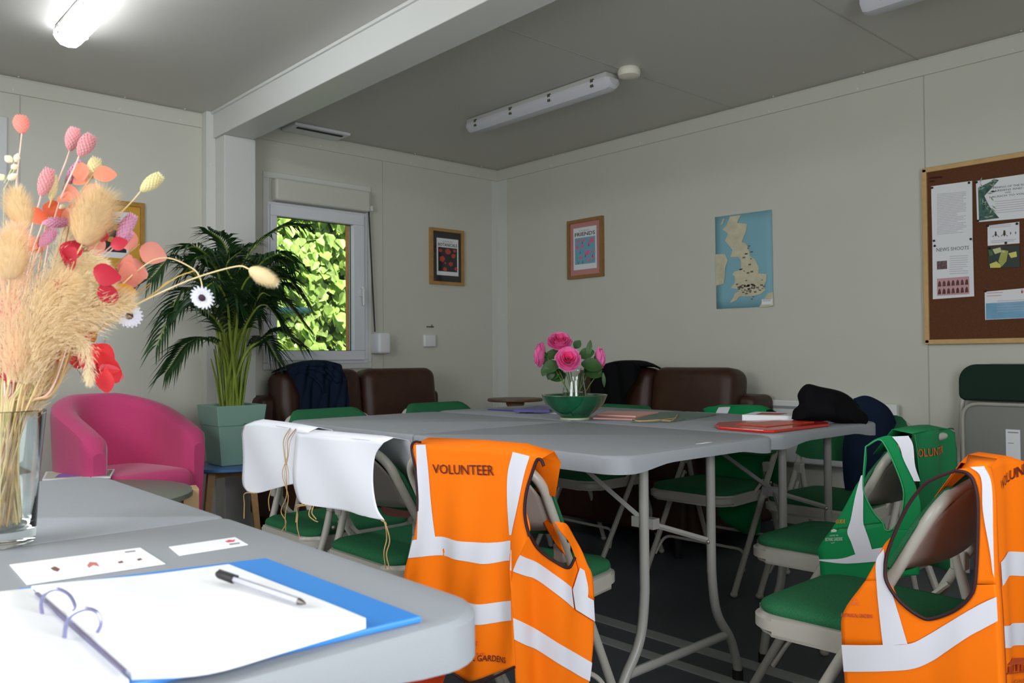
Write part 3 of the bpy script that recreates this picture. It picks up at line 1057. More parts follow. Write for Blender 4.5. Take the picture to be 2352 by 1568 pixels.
pm = thing('potted_palm', 'tall arching dark green palm growing in the sage planter', 'palm', (PX, PY, .721))
PSTEM = mat('palm_stem', (128, 148, 56), .5, noise_amt=.25, noise_scale=12)
PLEAF = leaf_mat('palm_leaf', (34, 66, 30), .2, .4, .35)
random.seed(21)
def frond(base, tip_pts, nleaf, ll, droop):
    path = crom([Vector(p) for p in [base]+tip_pts], 8)
    nP = len(path)
    MB().tube(path, [.0075*(1-.8*i/nP)+.001 for i in range(nP)], 6).build('stem', PSTEM, pm, world=True)
    m = MB()
    start = int(nP*.42)
    for i in range(nleaf):
        t = start+(nP-1-start)*i/(nleaf-1)
        k = min(int(t), nP-2)
        f = t-k
        p = path[k].lerp(path[k+1], f)
        d = (path[k+1]-path[k]).normalized()
        side = d.cross(Vector((0, 0, 1)))
        if side.length < .1:
            side = Vector((1, 0, 0))
        side.normalize()
        upv = side.cross(d)
        q = i/(nleaf-1)
        L = ll*(.55+.9*math.sin(math.pi*(.15+.75*q)))*random.uniform(.85, 1.1)
        for sg in (-1, 1):
            dr = (side*sg*.75+d*(.55+.5*q)+upv*.28).normalized()
            wv = dr.cross(upv).normalized()*.0075
            a, b = p, p+dr*L*.5+Vector((0, 0, -droop*L*.10))
            c = p+dr*L+Vector((0, 0, -droop*L*random.uniform(.35, .7)))
            e = p+dr*L*.25
            v = [m.bm.verts.new(x) for x in (a, e+wv, b+wv*.9, c, b-wv*.9, e-wv)]
            ctr = m.bm.verts.new(b+upv*-.002)
            m.bm.faces.new((v[0], v[1], v[2], ctr))
            m.bm.faces.new((ctr, v[2], v[3]))
            m.bm.faces.new((v[3], v[4], ctr))
            m.bm.faces.new((ctr, v[4], v[5], v[0]))
    m.build('frond', PLEAF, pm, world=True)
def pw(px, py, Y):
    return on_axis(px, py, 1, Y)
FR = [  # (tip chain in sightings at chosen depths)
    [(505, 760, 4.10), (560, 600, 4.02), (640, 525, 3.98), (700, 518, 3.95)],
    [(500, 770, 4.12), (470, 660, 4.05), (400, 595, 4.0), (345, 640, 3.95)],
    [(520, 800, 4.10), (490, 700, 4.0), (420, 670, 3.95), (362, 790, 3.9)],
    [(530, 820, 4.12), (500, 740, 4.0), (440, 700, 3.92), (390, 720, 3.88)],
    [(560, 800, 4.2), (600, 700, 4.22), (650, 690, 4.2), (705, 750, 4.15)],
    [(560, 780, 4.15), (610, 660, 4.15), (660, 640, 4.1), (700, 690, 4.05)],
    [(545, 760, 4.2), (570, 640, 4.25), (600, 590, 4.3), (655, 600, 4.35)],
    [(530, 740, 4.1), (530, 620, 4.05), (515, 560, 4.0), (480, 530, 3.95)],
    [(520, 760, 4.18), (500, 640, 4.2), (470, 590, 4.25), (440, 600, 4.3)],
    [(540, 780, 4.0), (550, 680, 3.9), (580, 630, 3.8), (625, 640, 3.72)],
    [(530, 780, 4.0), (520, 690, 3.88), (490, 650, 3.78), (450, 690, 3.7)],
    [(520, 820, 4.05), (480, 780, 3.98), (430, 790, 3.93), (385, 850, 3.9)],
    [(560, 820, 4.05), (600, 780, 4.0), (640, 760, 3.98), (690, 790, 3.95)],
    [(535, 780, 4.3), (540, 650, 4.38), (550, 580, 4.42), (585, 560, 4.45)],
    [(550, 790, 4.05), (580, 720, 3.95), (610, 700, 3.9), (645, 740, 3.85)],
    [(515, 790, 4.2), (470, 720, 4.25), (430, 700, 4.3), (400, 730, 4.33)],
    [(540, 770, 4.1), (545, 670, 4.0), (520, 610, 3.95), (560, 570, 3.92)],
    [(555, 830, 4.2), (590, 790, 4.25), (610, 780, 4.3), (640, 830, 4.3)],
]
for i, f in enumerate(FR):
    a = i*2.4
    base = Vector((PX+.045*math.cos(a), PY+.045*math.sin(a), .72))
    frond(base, [pw(*q) for q in f], 24, .125, 1.0)
for i in range(16):
    a = i*2.1
    tx, ty = random.uniform(455, 640), random.uniform(560, 700)
    Yt = 4.1+.28*math.sin(a)
    mx_, my_ = 540+(tx-540)*.45, ty+random.uniform(20, 70)
    frond(Vector((PX+.04*math.cos(a), PY+.04*math.sin(a), .72)), [pw(530+(tx-540)*.2, 790, 4.12), pw(mx_, my_, 4.12+.1*math.sin(a)), pw(tx, ty, Yt), pw(tx+(tx-545)*.45, ty+random.uniform(-5, 60), Yt)], 22, .115, 1.2)
for i in range(12):
    a = i*1.7
    b = Vector((PX+.05*math.cos(a), PY+.05*math.sin(a), .72))
    e = Vector((PX+.10*math.cos(a), PY+.10*math.sin(a), .98+.1*random.random()))
    MB().tube([b, b.lerp(e, .5)+Vector((0, 0, .03)), e], [.007, .006, .003], 6).build('stem', PSTEM, pm, world=True)

# ---------------------------------------------------------------- framed prints, map, thermostat
def wall_frame(label, cat, plane, c0, c1, z0, z1, fr, mount, art, parts):
    """plane 'A' back wall (coords X), 'B' right wall (coords Y, mirrored so left->right is decreasing Y)"""
    if plane == 'A':
        def P(u, v, d=0):
            return Vector((c0+(c1-c0)*u, YB-d, z0+(z1-z0)*v))
    else:
        def P(u, v, d=0):
            return Vector((XR-d, c0+(c1-c0)*u, z0+(z1-z0)*v))
    t = thing('framed_print', label, cat, P(.5, 0))
    W, Hh = abs(c1-c0), z1-z0
    fw_, fh = .022/W, .022/Hh
    m = MB()
    def slab(m, u0, u1, v0, v1, d0, d1):
        a = [P(u0, v0, d0), P(u1, v0, d0), P(u1, v1, d0), P(u0, v1, d0)]
        b = [P(u0, v0, d1), P(u1, v0, d1), P(u1, v1, d1), P(u0, v1, d1)]
        va = [m.bm.verts.new(p) for p in a]
        vb = [m.bm.verts.new(p) for p in b]
        m.bm.faces.new(va)
        m.bm.faces.new(vb)
        for k in range(4):
            m.bm.faces.new((va[k], va[(k+1) % 4], vb[(k+1) % 4], vb[k]))
    slab(m, 0, 1, 0, fh, 0, .025)
    slab(m, 0, 1, 1-fh, 1, 0, .025)
    slab(m, 0, fw_, fh, 1-fh, 0, .025)
    slab(m, 1-fw_, 1, fh, 1-fh, 0, .025)
    m.build('frame', fr, t, smooth=False, world=True)
    m = MB()
    slab(m, fw_, 1-fw_, fh, 1-fh, .002, .012)
    m.build('mount', mount, t, smooth=False, world=True)
    parts(t, P)
    m = MB().poly([P(fw_, fh, .0175), P(1-fw_, fh, .0175), P(1-fw_, 1-fh, .0175), P(fw_, 1-fh, .0175)])
    m.build('pane', GLASS, t, smooth=False, world=True)
    return t
def flat(P, t, name, pts, m, d):
    MB().poly([P(u, v, d) for u, v in pts]).build(name, m, t, smooth=False, world=True)
def disc(P, u, v, ru, rv, d, seed=0, n=10):
    return [(u+ru*math.cos(k*2*math.pi/n)*(1+.15*math.sin(k*3+seed)), v+rv*math.sin(k*2*math.pi/n)*(1+.12*math.cos(k*2+seed))) for k in range(n)]
def box4(u0, u1, v0, v1):
    return [(u0, v0), (u1, v0), (u1, v1), (u0, v1)]
def art1(t, P):
    flat(P, t, 'print', box4(.2, .85, .17, .83), PAPER, .0125)
    flat(P, t, 'picture', box4(.24, .81, .24, .67), mat('art_black', (28, 34, 32), .6), .0128)
    m = MB()
    text_bm(m, 'BOTANICALS', lambda u, v: P(.24+.57*u, .69+.055*v, .013), .02)
    m.build('lettering', INK, t, smooth=False, world=True)
    m = MB()
    text_bm(m, 'BLOOMSBURY', lambda u, v: P(.38+.3*u, .765+.022*v, .013))
    m.build('lettering', GREYINK, t, smooth=False, world=True)
    m = MB()
    for i, (u, v, r) in enumerate([(.31, .61, .05), (.53, .60, .085), (.73, .62, .045), (.36, .46, .085), (.70, .53, .065), (.62, .38, .065), (.44, .28, .06), (.77, .30, .05), (.45, .39, .03)]):
        m.poly([P(a, b, .0132) for a, b in disc(P, u, v, r, r*.62, 0, i)])
    m.build('red_blooms', mat('art_red', (196, 62, 48), .6), t, smooth=False, world=True)
wall_frame('framed print with red blooms on black headed BOTANICALS beside the window', 'picture', 'A', 3.455, 3.755, 1.505, 1.905, OAK, mat('mount_black', (34, 36, 38), .6), None, art1)
def art2(t, P):
    flat(P, t, 'print', box4(.16, .82, .15, .86), PAPER, .0125)
    flat(P, t, 'picture', box4(.2, .78, .24, .69), mat('art_blue', (116, 178, 200), .6), .0128)
    m = MB()
    text_bm(m, 'FRIENDS', lambda u, v: P(.2+.58*u, .715+.065*v, .013), .02)
    m.build('lettering', INK, t, smooth=False, world=True)
    m = MB()
    text_bm(m, 'BLOOMSBURY', lambda u, v: P(.33+.3*u, .795+.02*v, .013))
    m.build('lettering', GREYINK, t, smooth=False, world=True)
    m = MB()
    for i, (u, v, r) in enumerate([(.3, .63, .05), (.45, .64, .05), (.68, .62, .08), (.27, .53, .06), (.42, .54, .05), (.56, .42, .08), (.71, .43, .045), (.37, .35, .05), (.6, .30, .05), (.73, .33, .04), (.6, .57, .04)]):
        m.poly([P(a, b, .0132) for a, b in disc(P, u, v, r, r*.6, 0, i)])
    m.build('pink_blooms', mat('art_pink', (222, 120, 158), .6), t, smooth=False, world=True)
    m = MB()
    for i, (u, v) in enumerate([(.42, .61), (.6, .56), (.35, .45), (.5, .38), (.3, .28), (.42, .28), (.7, .37)]):
        m.poly([P(u-.012, v-.03, .0134), P(u+.012, v-.025, .0134), P(u+.006, v+.03, .0134)])
    m.build('dark_stems', mat('art_dark', (40, 50, 60), .6), t, smooth=False, world=True)
wall_frame('framed print with pink blooms on blue headed FRIENDS on the right wall', 'picture', 'B', 3.94, 3.62, 1.515, 1.915, mat('oak_dark', (150, 110, 62), .5, noise_amt=.12), mat('mount_pink', (200, 136, 134), .6), None, art2)
def art3(t, P):
    flat(P, t, 'print', box4(.15, .75, .2, .85), PAPER, .0125)
    flat(P, t, 'picture', box4(.2, .7, .28, .68), mat('art_black', (28, 34, 32), .6), .0128)
    m = MB()
    text_bm(m, 'HERBS', lambda u, v: P(.25+.4*u, .72+.06*v, .013), .02)
    m = MB()
    for i, (u, v, r) in enumerate([(.3, .6, .06), (.55, .62, .07), (.45, .45, .07), (.62, .36, .05), (.3, .36, .06)]):
        m.poly([P(a, b, .0132) for a, b in disc(P, u, v, r, r*.6, 0, i)])
    m.build('yellow_blooms', mat('art_yellow', (206, 160, 60), .6), t, smooth=False, world=True)
    m = MB()
    for k in range(3):
        m.poly([P(.3+.05*k, .76-.035*k, .013), P(.6, .76-.035*k, .013), P(.6, .775-.035*k, .013), P(.3+.05*k, .775-.035*k, .013)])
    m.build('lettering', GREYINK, t, smooth=False, world=True)
wall_frame('framed print with mustard yellow mount on the left bay wall behind the dried flowers', 'picture', 'A', 1.22, 1.525, 1.455, 1.84, mat('oak_gold', (172, 128, 56), .5, noise_amt=.12), mat('mount_yellow', (214, 164, 44), .6), None, art3)
tag(MB().b2(.66, .874, YB-.02, YB, 1.55, 2.19).build('whiteboard', mat('board_pale', (214, 216, 216), .5), smooth=False, bevel=.004), 'edge of a pale board on the left bay wall above the dried flowers', 'board')
tag(MB().lathe([(0, 0), (.05, 0), (.052, .004), (.052, .012), (.045, .016), (0, .016)], (0, 0, 0), 24, M=Matrix.Translation(on_axis(215, 778, 1, YB)) @ Matrix.Rotation(R(90), 4, 'X')).build('wall_socket_cover', WHITEPL), 'round pale cover on the left bay wall behind the red leaves', 'cover')
th = thing('thermostat', 'small white thermostat box on the window wall with a dark hook above', 'thermostat', (3.445, YB, 1.06))
MB().rbox((0, -.014, .045), (.10, .028, .085), .008).build('cover', WHITEPL, th)
hk = thing('wall_hook', 'small dark metal hook on the window wall above the thermostat', 'hook', (3.46, YB, 1.20))
MB().b2(-.03, .03, -.006, 0, 0, .008).tube([(0, -.004, .004), (0, -.022, .004), (0, -.026, .018)], .004, 6).build('hook', CLIP, hk)

# map of Britain
mp = thing('wall_map', 'pale blue map of Britain taped to the right wall', 'map', (XR, 2.58, 1.25))
def mpt(cx, cy, d=.0):
    px, py = 1600+cx/5.81, 460+cy/5.81
    p = on_axis(px, py, 0, XR-d)
    return p
m = MB()
rows = []
for j in range(9):
    v = j/8
    rw = []
    for i in range(9):
        u = i/8
        c = Vector((250, 225))*(1-u)*(1-v)+Vector((1008, 125))*u*(1-v)+Vector((1030, 1412))*u*v+Vector((270, 1450))*(1-u)*v
        q = mpt(c.x, c.y)
        q.x -= .003+.004*abs(math.sin(u*5+v*3))*u
        rw.append(q)
    rows.append(rw)
m.grid(rows).build('sheet', mat('map_sea', (132, 182, 196), .7), mp, world=True, solid=.0008)
LAND = mat('map_land', (206, 200, 170), .7, noise_amt=.12, noise_scale=18)
def mslab(pts, mt, name, d):
    q = [mpt(a, b, d) for a, b in pts]
    for p in q:
        p.x = XR-d
    MB().poly(q).build(name, mt, mp, smooth=False, world=True)
mslab([(445, 215), (520, 205), (590, 195), (540, 300), (675, 315), (660, 410), (600, 560), (650, 570), (690, 640), (715, 750), (775, 780), (830, 900), (825, 975), (935, 985), (930, 1070), (890, 1150), (920, 1195), (850, 1250), (740, 1280), (570, 1280), (530, 1330), (440, 1370), (490, 1300), (510, 1240), (570, 1210), (530, 1180), (450, 1170), (510, 1100), (510, 1010), (480, 990), (500, 950), (590, 930), (590, 800), (560, 760), (450, 755), (480, 660), (380, 540), (420, 440), (345, 390), (400, 330)], LAND, 'mainland', .0085)
mslab([(250, 720), (380, 715), (415, 800), (380, 900), (380, 1000), (360, 1110), (255, 1140)], LAND, 'island', .0085)
mslab([(315, 330), (350, 250), (378, 235), (345, 320)], LAND, 'island', .0085)
mslab([(830, 1430), (860, 1380), (950, 1240), (1020, 1225), (1026, 1400), (930, 1425)], LAND, 'mainland', .0085)
mslab([(868, 1315), (1010, 1310), (1010, 1385), (868, 1390)], PAPER, 'legend', .009)
m = MB()
random.seed(3)
for k in range(60):
    cx, cy = random.gauss(720, 90), random.gauss(1170, 45)
    if k > 45:
        cx, cy = random.uniform(560, 760), random.uniform(600, 1000)
    q = mpt(cx, cy)
    q.x = XR-.0095
    s_ = random.uniform(.002, .0045)
    m.poly([q+Vector((0, -s_*2, -s_)), q+Vector((0, s_*2, -s_)), q+Vector((0, s_*2, s_)), q+Vector((0, -s_*2, s_))])
tm = m.build('town_marks', mat('map_mark', (110, 104, 96), .7), mp, smooth=False, world=True)
tm['kind'] = 'stuff'
for a in ((870, 1325, 995, 1318), (880, 1345, 990, 1340)):
    mslab([(a[0], a[1]), (a[2], a[3]), (a[2], a[3]-7), (a[0], a[1]-7)], GREYINK, 'legend_text', .0095)

# ---------------------------------------------------------------- notice board
nb = thing('notice_board', 'oak framed brown cork notice board on the right wall', 'notice board', (XR, 1.15, 1.04))
YA, YC, BZ0, BZ1 = 1.588, .70, 1.035, 1.862
def B(px, py, d):
    q = on_axis(px, py, 0, XR-.022)
    q.x = XR-.022-d
    return q
MB().b2(XR-.02, XR, YC, YA, BZ0, BZ1).build('cork', mat('cork', (98, 58, 32), .9, noise_amt=.15, noise_scale=180), nb, smooth=False, world=True)
m = MB()
m.b2(XR-.032, XR, YC, YA, BZ0-.005, BZ0+.018).b2(XR-.032, XR, YC, YA, BZ1-.018, BZ1+.005).b2(XR-.032, XR, YA-.02, YA+.003, BZ0, BZ1).b2(XR-.032, XR, YC, YC+.02, BZ0, BZ1)
m.build('frame', mat('pine_frame', (206, 168, 112), .5, noise_amt=.08), nb, smooth=False, world=True, bevel=.003)
def bpx(cx, cy):
    return 2090+cx/3.267, 340+cy/3.267
def sheet(name, label, cat, pts, m, d=.002, group=None):
    t = thing(name, label, cat, tuple(B(*bpx(*pts[2]), d)), 0, group)
    MB().poly([B(*bpx(*p), d) for p in pts]).build('paper', m, t, smooth=False, world=True, solid=.0006)
    return t
def bq(t, name, pts, m, d):
    MB().poly([B(*bpx(*p), d) for p in pts]).build(name, m, t, smooth=False, world=True)
def lines(t, x0, x1, y0, y1, n, slope, m=mat('print_grey', (190, 188, 194), .7), d=.0032, h=4, seed=0):
    random.seed(seed)
    mb = MB()
    for k in range(n):
        y = y0+(y1-y0)*k/(n-1)
        xe = x1-(x1-x0)*random.choice((0, 0, .1, .3, .02))
        mb.poly([B(*bpx(x0, y), d), B(*bpx(xe, y+slope*(xe-x0)), d), B(*bpx(xe, y-h+slope*(xe-x0)), d), B(*bpx(x0, y-h), d)])
    mb.build('text_lines', m, t, smooth=False, world=True)
s1 = sheet('notice_sheet', 'typed white notice pinned at the top left of the cork board', 'notice', [(160, 287), (468, 246), (472, 712), (170, 722)], PAPER)
lines(s1, 205, 425, 350, 650, 26, -.09, seed=2)
s2 = sheet('newsletter_sheet', 'newsletter headed NEWS SHOOTS pinned at the left of the cork board', 'newsletter', [(170, 718), (474, 700), (484, 1112), (174, 1134)], PAPER, .003)
m = MB()
text_bm(m, 'NEWS SHOOTS', lambda u, v: B(*bpx(202+243*u, 778-18*u-27*v), .0045), .0)
m.build('lettering', mat('head_ink', (90, 84, 92), .7), s2, smooth=False, world=True)
lines(s2, 300, 440, 815, 945, 9, -.05, d=.0045, seed=3)
bq(s2, 'picture', [(205, 850), (280, 844), (282, 906), (206, 912)], mat('pic_mauve', (112, 88, 92), .7, noise_amt=.5, noise_scale=120), .0045)
bq(s2, 'picture', [(206, 980), (446, 962), (449, 1095), (207, 1108)], mat('pic_pink', (206, 160, 166), .7), .0045)
m = MB()
for r in range(2):
    for k in range(7):
        x, y = 212+34*k, (1040 if r == 0 else 1098)-2.4*k
        m.poly([B(*bpx(x, y), .005), B(*bpx(x+26, y-2), .005), B(*bpx(x+22, y-34), .005), B(*bpx(x+13, y-44), .005), B(*bpx(x+4, y-32), .005)])
m.build('portraits', mat('pic_brown', (104, 62, 56), .7, noise_amt=.5, noise_scale=80), s2, smooth=False, world=True)
s3 = sheet('event_poster', 'wide poster with a leafy green border pinned at the top right of the cork board', 'poster', [(496, 248), (980, 178), (985, 515), (506, 556)], PAPER)
bq(s3, 'leaf_border', [(512, 300), (640, 235), (670, 240), (560, 360), (600, 440), (672, 525), (520, 545)], mat('poster_green', (70, 104, 92), .7, noise_amt=.6, noise_scale=60), .003)
m = MB()
random.seed(5)
for k in range(22):
    a = random.uniform(0, 3.1)
    x, y = random.uniform(520, 640), random.uniform(240, 535)
    dx, dy = 24*math.cos(a), 24*math.sin(a)
    m.poly([B(*bpx(x-dx, y-dy), .0036), B(*bpx(x+dy*.25, y-dx*.25), .0036), B(*bpx(x+dx, y+dy), .0036), B(*bpx(x-dy*.25, y+dx*.25), .0036)])
m.build('leaves', mat('poster_leaf', (150, 172, 150), .7), s3, smooth=False, world=True)
for i, (tx, y, x0, x1, hh) in enumerate([('OPENING OF THE BOTANICAL', 308, 606, 985, 14), ('GARDENS AND SUMMER', 332, 612, 985, 14), ('AND', 340, 715, 760, 11), ('LAUNCH TO VOLUNTEER', 376, 600, 985, 13)]):
    m = MB()
    text_bm(m, tx, lambda u, v: B(*bpx(x0+(x1-x0)*u, y-.11*(x1-x0)*u-hh*v), .0036))
    m.build('lettering', mat('head_ink', (90, 84, 92), .7), s3, smooth=False, world=True)
lines(s3, 640, 985, 405, 490, 6, -.1, seed=6)
s4 = sheet('insect_card', 'small white card with insect drawings pinned on the cork board', 'card', [(583, 582), (822, 553), (824, 714), (585, 733)], PAPER)
m = MB()
for x, s_ in ((645, 1), (710, 1.2), (757, .5), (795, .5)):
    y = 648-.07*(x-645)
    m.poly([B(*bpx(x-7*s_, y+4), .003), B(*bpx(x-5*s_, y-22*s_), .003), B(*bpx(x+5*s_, y-22*s_), .003), B(*bpx(x+8*s_, y+4), .003), B(*bpx(x, y+18*s_), .003)])
    if s_ > .9:
        for q in (-1, 1):
            m.poly([B(*bpx(x, y-6), .003), B(*bpx(x+q*26, y+16), .003), B(*bpx(x+q*22, y+20), .003)])
m.build('insects', mat('insect_ink', (70, 60, 44), .7), s4, smooth=False, world=True)
lines(s4, 600, 760, 588, 600, 2, -.08, d=.003, seed=1)
lines(s4, 610, 800, 700, 712, 2, -.08, d=.003, seed=4)
s5 = sheet('flower_photo', 'photo of pale yellow honeysuckle flowers pinned under the insect card', 'photo', [(588, 740), (824, 728), (826, 893), (592, 901)], mat('photo_dark', (38, 52, 46), .5))
for i, (pts, c) in enumerate([([(620, 760), (680, 745), (690, 780), (640, 795)], (214, 210, 160)), ([(690, 765), (740, 770), (725, 850), (690, 890), (665, 850)], (170, 176, 90)), ([(740, 790), (800, 775), (805, 815), (760, 825)], (226, 218, 120)), ([(600, 870), (650, 850), (690, 880), (680, 897), (605, 899)], (220, 212, 110)), ([(590, 760), (615, 770), (630, 800), (600, 810)], (74, 110, 66))]):
    bq(s5, 'blossom', pts, mat('ph_%d' % i, c, .6), .003)
random.seed(17)
for cx_, cy_, c_ in ((650, 772, 'ph_0'), (700, 775, 'ph_0'), (770, 800, 'ph_2'), (640, 880, 'ph_3'), (700, 830, 'ph_1')):
    for k in range(7):
        a = k*2*math.pi/7+random.random()*.5
        l = random.uniform(14, 24)
        dx, dy = l*math.cos(a), l*.7*math.sin(a)
        x_, y_ = min(815, max(596, cx_+dx)), min(892, max(742, cy_+dy))
        bq(s5, 'petal', [(cx_-dy*.2, cy_+dx*.2), (x_, y_), (cx_+dy*.25, cy_-dx*.2)], MATS[c_], .0032+.0001*k)
s6 = sheet('invitation_sheet', 'white and blue printed sheet pinned at the lower right of the cork board', 'notice', [(562, 1078), (980, 1040), (985, 1270), (566, 1288)], PAPER)
bq(s6, 'sea_picture', [(572, 1165), (982, 1140), (984, 1268), (572, 1284)], mat('pic_sea', (120, 174, 208), .6, noise_amt=.12, noise_scale=12), .003)
lines(s6, 580, 700, 1090, 1112, 2, -.05, m=mat('ink_pink', (206, 130, 150), .7), seed=8)
lines(s6, 655, 980, 1150, 1230, 5, -.05, d=.0036, seed=9)
m = MB()
text_bm(m, 'i', lambda u, v: B(*bpx(836+14*u, 1088-26*v), .0036))
text_bm(m, 'nvite', lambda u, v: B(*bpx(856+90*u, 1084-8*u-20*v), .0036))
m.build('lettering', mat('ink_red', (190, 50, 80), .7), s6, smooth=False, world=True)
PIN = thing('push_pin', 'x', 'push pin', (0, 0, 0), 0, 'black push pins on the cork board')
pinm = MB().lathe([(0, 0), (.0045, 0), (.0055, .003), (.004, .006), (0, .007)], (0, 0, 0), 12, M=Matrix.Rotation(R(-90), 4, 'Y'))
pin = pinm.build('pin_head', DARK, PIN)
pins = [(170, 299, 'at the top left of the typed notice'), (447, 261, 'at the top right of the typed notice'), (184, 696, 'at the bottom left of the typed notice'), (460, 683, 'at the bottom right of the typed notice'), (190, 734, 'at the top left of the newsletter'),
        (503, 258, 'at the top left of the leafy poster'), (514, 547, 'at the bottom left of the leafy poster'), (588, 584, 'at the top left of the insect card'), (806, 568, 'at the top right of the insect card'), (723, 712, 'at the foot of the insect card'), (598, 752, 'at the top left of the flower photo'), (570, 1074, 'at the top left of the blue and white sheet')]
for i, (x, y, wh) in enumerate(pins):
    q = B(*bpx(x, y), .004)
    p = PIN if i == 0 else copy_tree(PIN)
    p.matrix_basis = Matrix.Translation(q)
    p['label'] = 'black push pin '+wh
m = MB()
text_bm(m, 'NOTICEBOARD', lambda u, v: B(*bpx(148+95*u, 232-9*u-13*v), .001), .03)
text_bm(m, 'INFO', lambda u, v: B(*bpx(150+36*u, 256-3*u-11*v), .001), .03)
m.build('lettering', mat('faint_black', (34, 22, 16), .8), nb, smooth=False, world=True)

# ---------------------------------------------------------------- things on the joined tables
ZT = .741
bw = thing('bowl', 'glazed dark green bowl holding the glass vase of roses', 'bowl', tuple(Zp(1320, 962, ZT)))
BS = 1.2
BG = mat('green_glaze', (8, 84, 52), .12, spec=.6, coat=.6, noise_amt=.3, noise_scale=20)
MB().lathe([(0, 0), (.045, 0), (.046, .008), (.05, .012), (.075, .030), (.096, .052), (.108, .078), (.105, .0795), (.100, .078), (.088, .055), (.068, .032), (.03, .018), (0, .016)], seg=48, M=Matrix.Scale(BS, 4)).build('bowl_body', BG, bw)
MB().lathe([(.049, -.0005), (.049, .006), (.044, .006)], seg=32, M=Matrix.Scale(BS, 4)).build('foot_ring', mat('glaze_foot', (170, 176, 150), .4), bw)
MB().tube([Vector((.1278*math.cos(a*math.pi/24), .1278*math.sin(a*math.pi/24), .0942)) for a in range(49)], .0018, 6, caps=False).build('rim', mat('glaze_rim', (90, 96, 66), .2), bw)
bc = Vector(bw.location)
vs = thing('rose_vase', 'clear glass vase of pink roses standing in the green bowl', 'vase', (bc.x, bc.y, bc.z+.021))
VS = Matrix.Diagonal((1.12, 1.12, 1.3, 1))
prof = [(0, 0), (.046, 0), (.050, .004), (.049, .02), (.043, .06), (.037, .09), (.035, .11), (.040, .122), (.043, .128), (.043, .132)]
MB().lathe(prof+[(r-.0022, z) for r, z in prof[:2:-1]]+[(.045, .006), (0, .006)], seg=40, M=VS).build('glass', CLEAR, vs)
wp = [(0, .007), (.044, .007), (.0465, .02), (.0405, .058), (.039, .065), (0, .065)]
wo = MB().lathe(wp, seg=32, M=VS).build('water', mat('water', (240, 250, 246), 0, trans=1, ior=1.33), vs)
ROSE = leaf_mat('rose_petal', (250, 130, 192), .3, .55, .1)
ROSED = leaf_mat('rose_heart', (242, 84, 150), .3, .55, .15)
RLEAF = leaf_mat('rose_leaf', (50, 88, 38), .2, .45, .3)
RSTEM = mat('rose_stem', (92, 120, 50), .5)
def rose(label, head, axis, size, foot):
    t = thing('pink_rose', label, 'rose', tuple(foot), 0, 'pink roses in the glass vase')
    axis = Vector(axis).normalized()
    q = axis.to_track_quat('Z', 'Y').to_matrix()
    mid = foot.lerp(head, .6)+Vector((0, 0, .02))
    MB().tube(crom([foot, mid, head-axis*size*.5], 6), .0022, 6).build('stem', RSTEM, t, world=True)
    random.seed(hash(label) % 100 if False else len(label))
    layers = [(5, 1.0, .42, 0), (5, .92, .66, 0), (5, .76, .84, 0), (5, .58, .92, 0), (4, .40, .97, 0), (3, .22, 1.0, 0)]
    for li, (n, rad, cup, h) in enumerate(layers):
        m = MB()
        for k in range(n):
            a0 = 2*math.pi*k/n+li*.7+random.uniform(-.15, .15)
            rows = []
            wd = math.pi/n*1.35
            tw = random.uniform(.9, 1.1)
            for j in range(6):
                v = j/5
                rw = []
                for i in range(7):
                    u = -1+i/3
                    ang = a0+u*wd*(.35+.65*math.sin(min(1, v*1.15)*math.pi/2))*(1-.12*v)
                    r = size*rad*tw*(math.sin(v*math.pi*.5)**.8)*(1-.06*u*u)
                    z = size*(-.42+cup*v**1.6-.10*u*u*v)
                    r += size*.05*v*v*math.sin(u*4+k*2.1+li)
                    z += size*.06*v*v*math.cos(u*5+k*1.7+li*2)
                    if v > .8:
                        r += size*.10
                        z -= size*.07
                    rw.append(q @ Vector((r*math.cos(ang), r*math.sin(ang), z))+head)
                rows.append(rw)
            m.grid(rows)
        m.build('petals', ROSE if li < 4 else ROSED, t, world=True, sharp=80)
    MB().ell(head-axis*size*.36, (size*.3, size*.3, size*.22), 10, 6, M=q).build('sepal', RLEAF, t, world=True)
    return t
dR = (bc-EYE).dot(fw)
foot = bc+Vector((0, 0, .03))
camdir = -fw
rose('pink rose facing the camera low in the centre of the glass vase', at_dist(1305, 824, dR-.05), camdir+Vector((0, 0, .55)), .047, foot+Vector((.012, .0, 0)))
rose('pink rose standing highest of the bunch in the glass vase', at_dist(1285, 783, dR), camdir*.7+Vector((0, 0, .9)), .046, foot+Vector((.02, .01, 0)))
rose('pink rose turned away at the left edge of the bunch', at_dist(1241, 814, dR), -RI+camdir*-.2+Vector((0, 0, .1)), .045, foot+Vector((.02, -.015, 0)))
rose('half open pink rose at the right edge of the bunch', at_dist(1377, 822, dR+.02), RI+camdir*-.1+Vector((0, 0, .1)), .040, foot+Vector((-.02, .01, 0)))
def leafs(t, name, lst, m, world=True, solid=0):
    mb = MB()
    for c, d, nrm, L, W_ in lst:
        d = d.normalized()
        nrm = (nrm-d*nrm.dot(d)).normalized()
        s_ = d.cross(nrm)
        base = []
        for k in range(7):
            v = k/6
            wv = W_*math.sin(math.pi*min(1, v*.92+.04))**.8
            ctr = c+d*L*v+nrm*(-.25*L*v*v)
            base.append([ctr-s_*wv+nrm*wv*.25, ctr, ctr+s_*wv+nrm*wv*.25])
        mb.grid(base)
    return mb.build(name, m, t, world=world, sharp=80)
fo = thing('rose_foliage', 'green rose leaves on stems among the pink roses', 'leaves', tuple(foot))
L = []
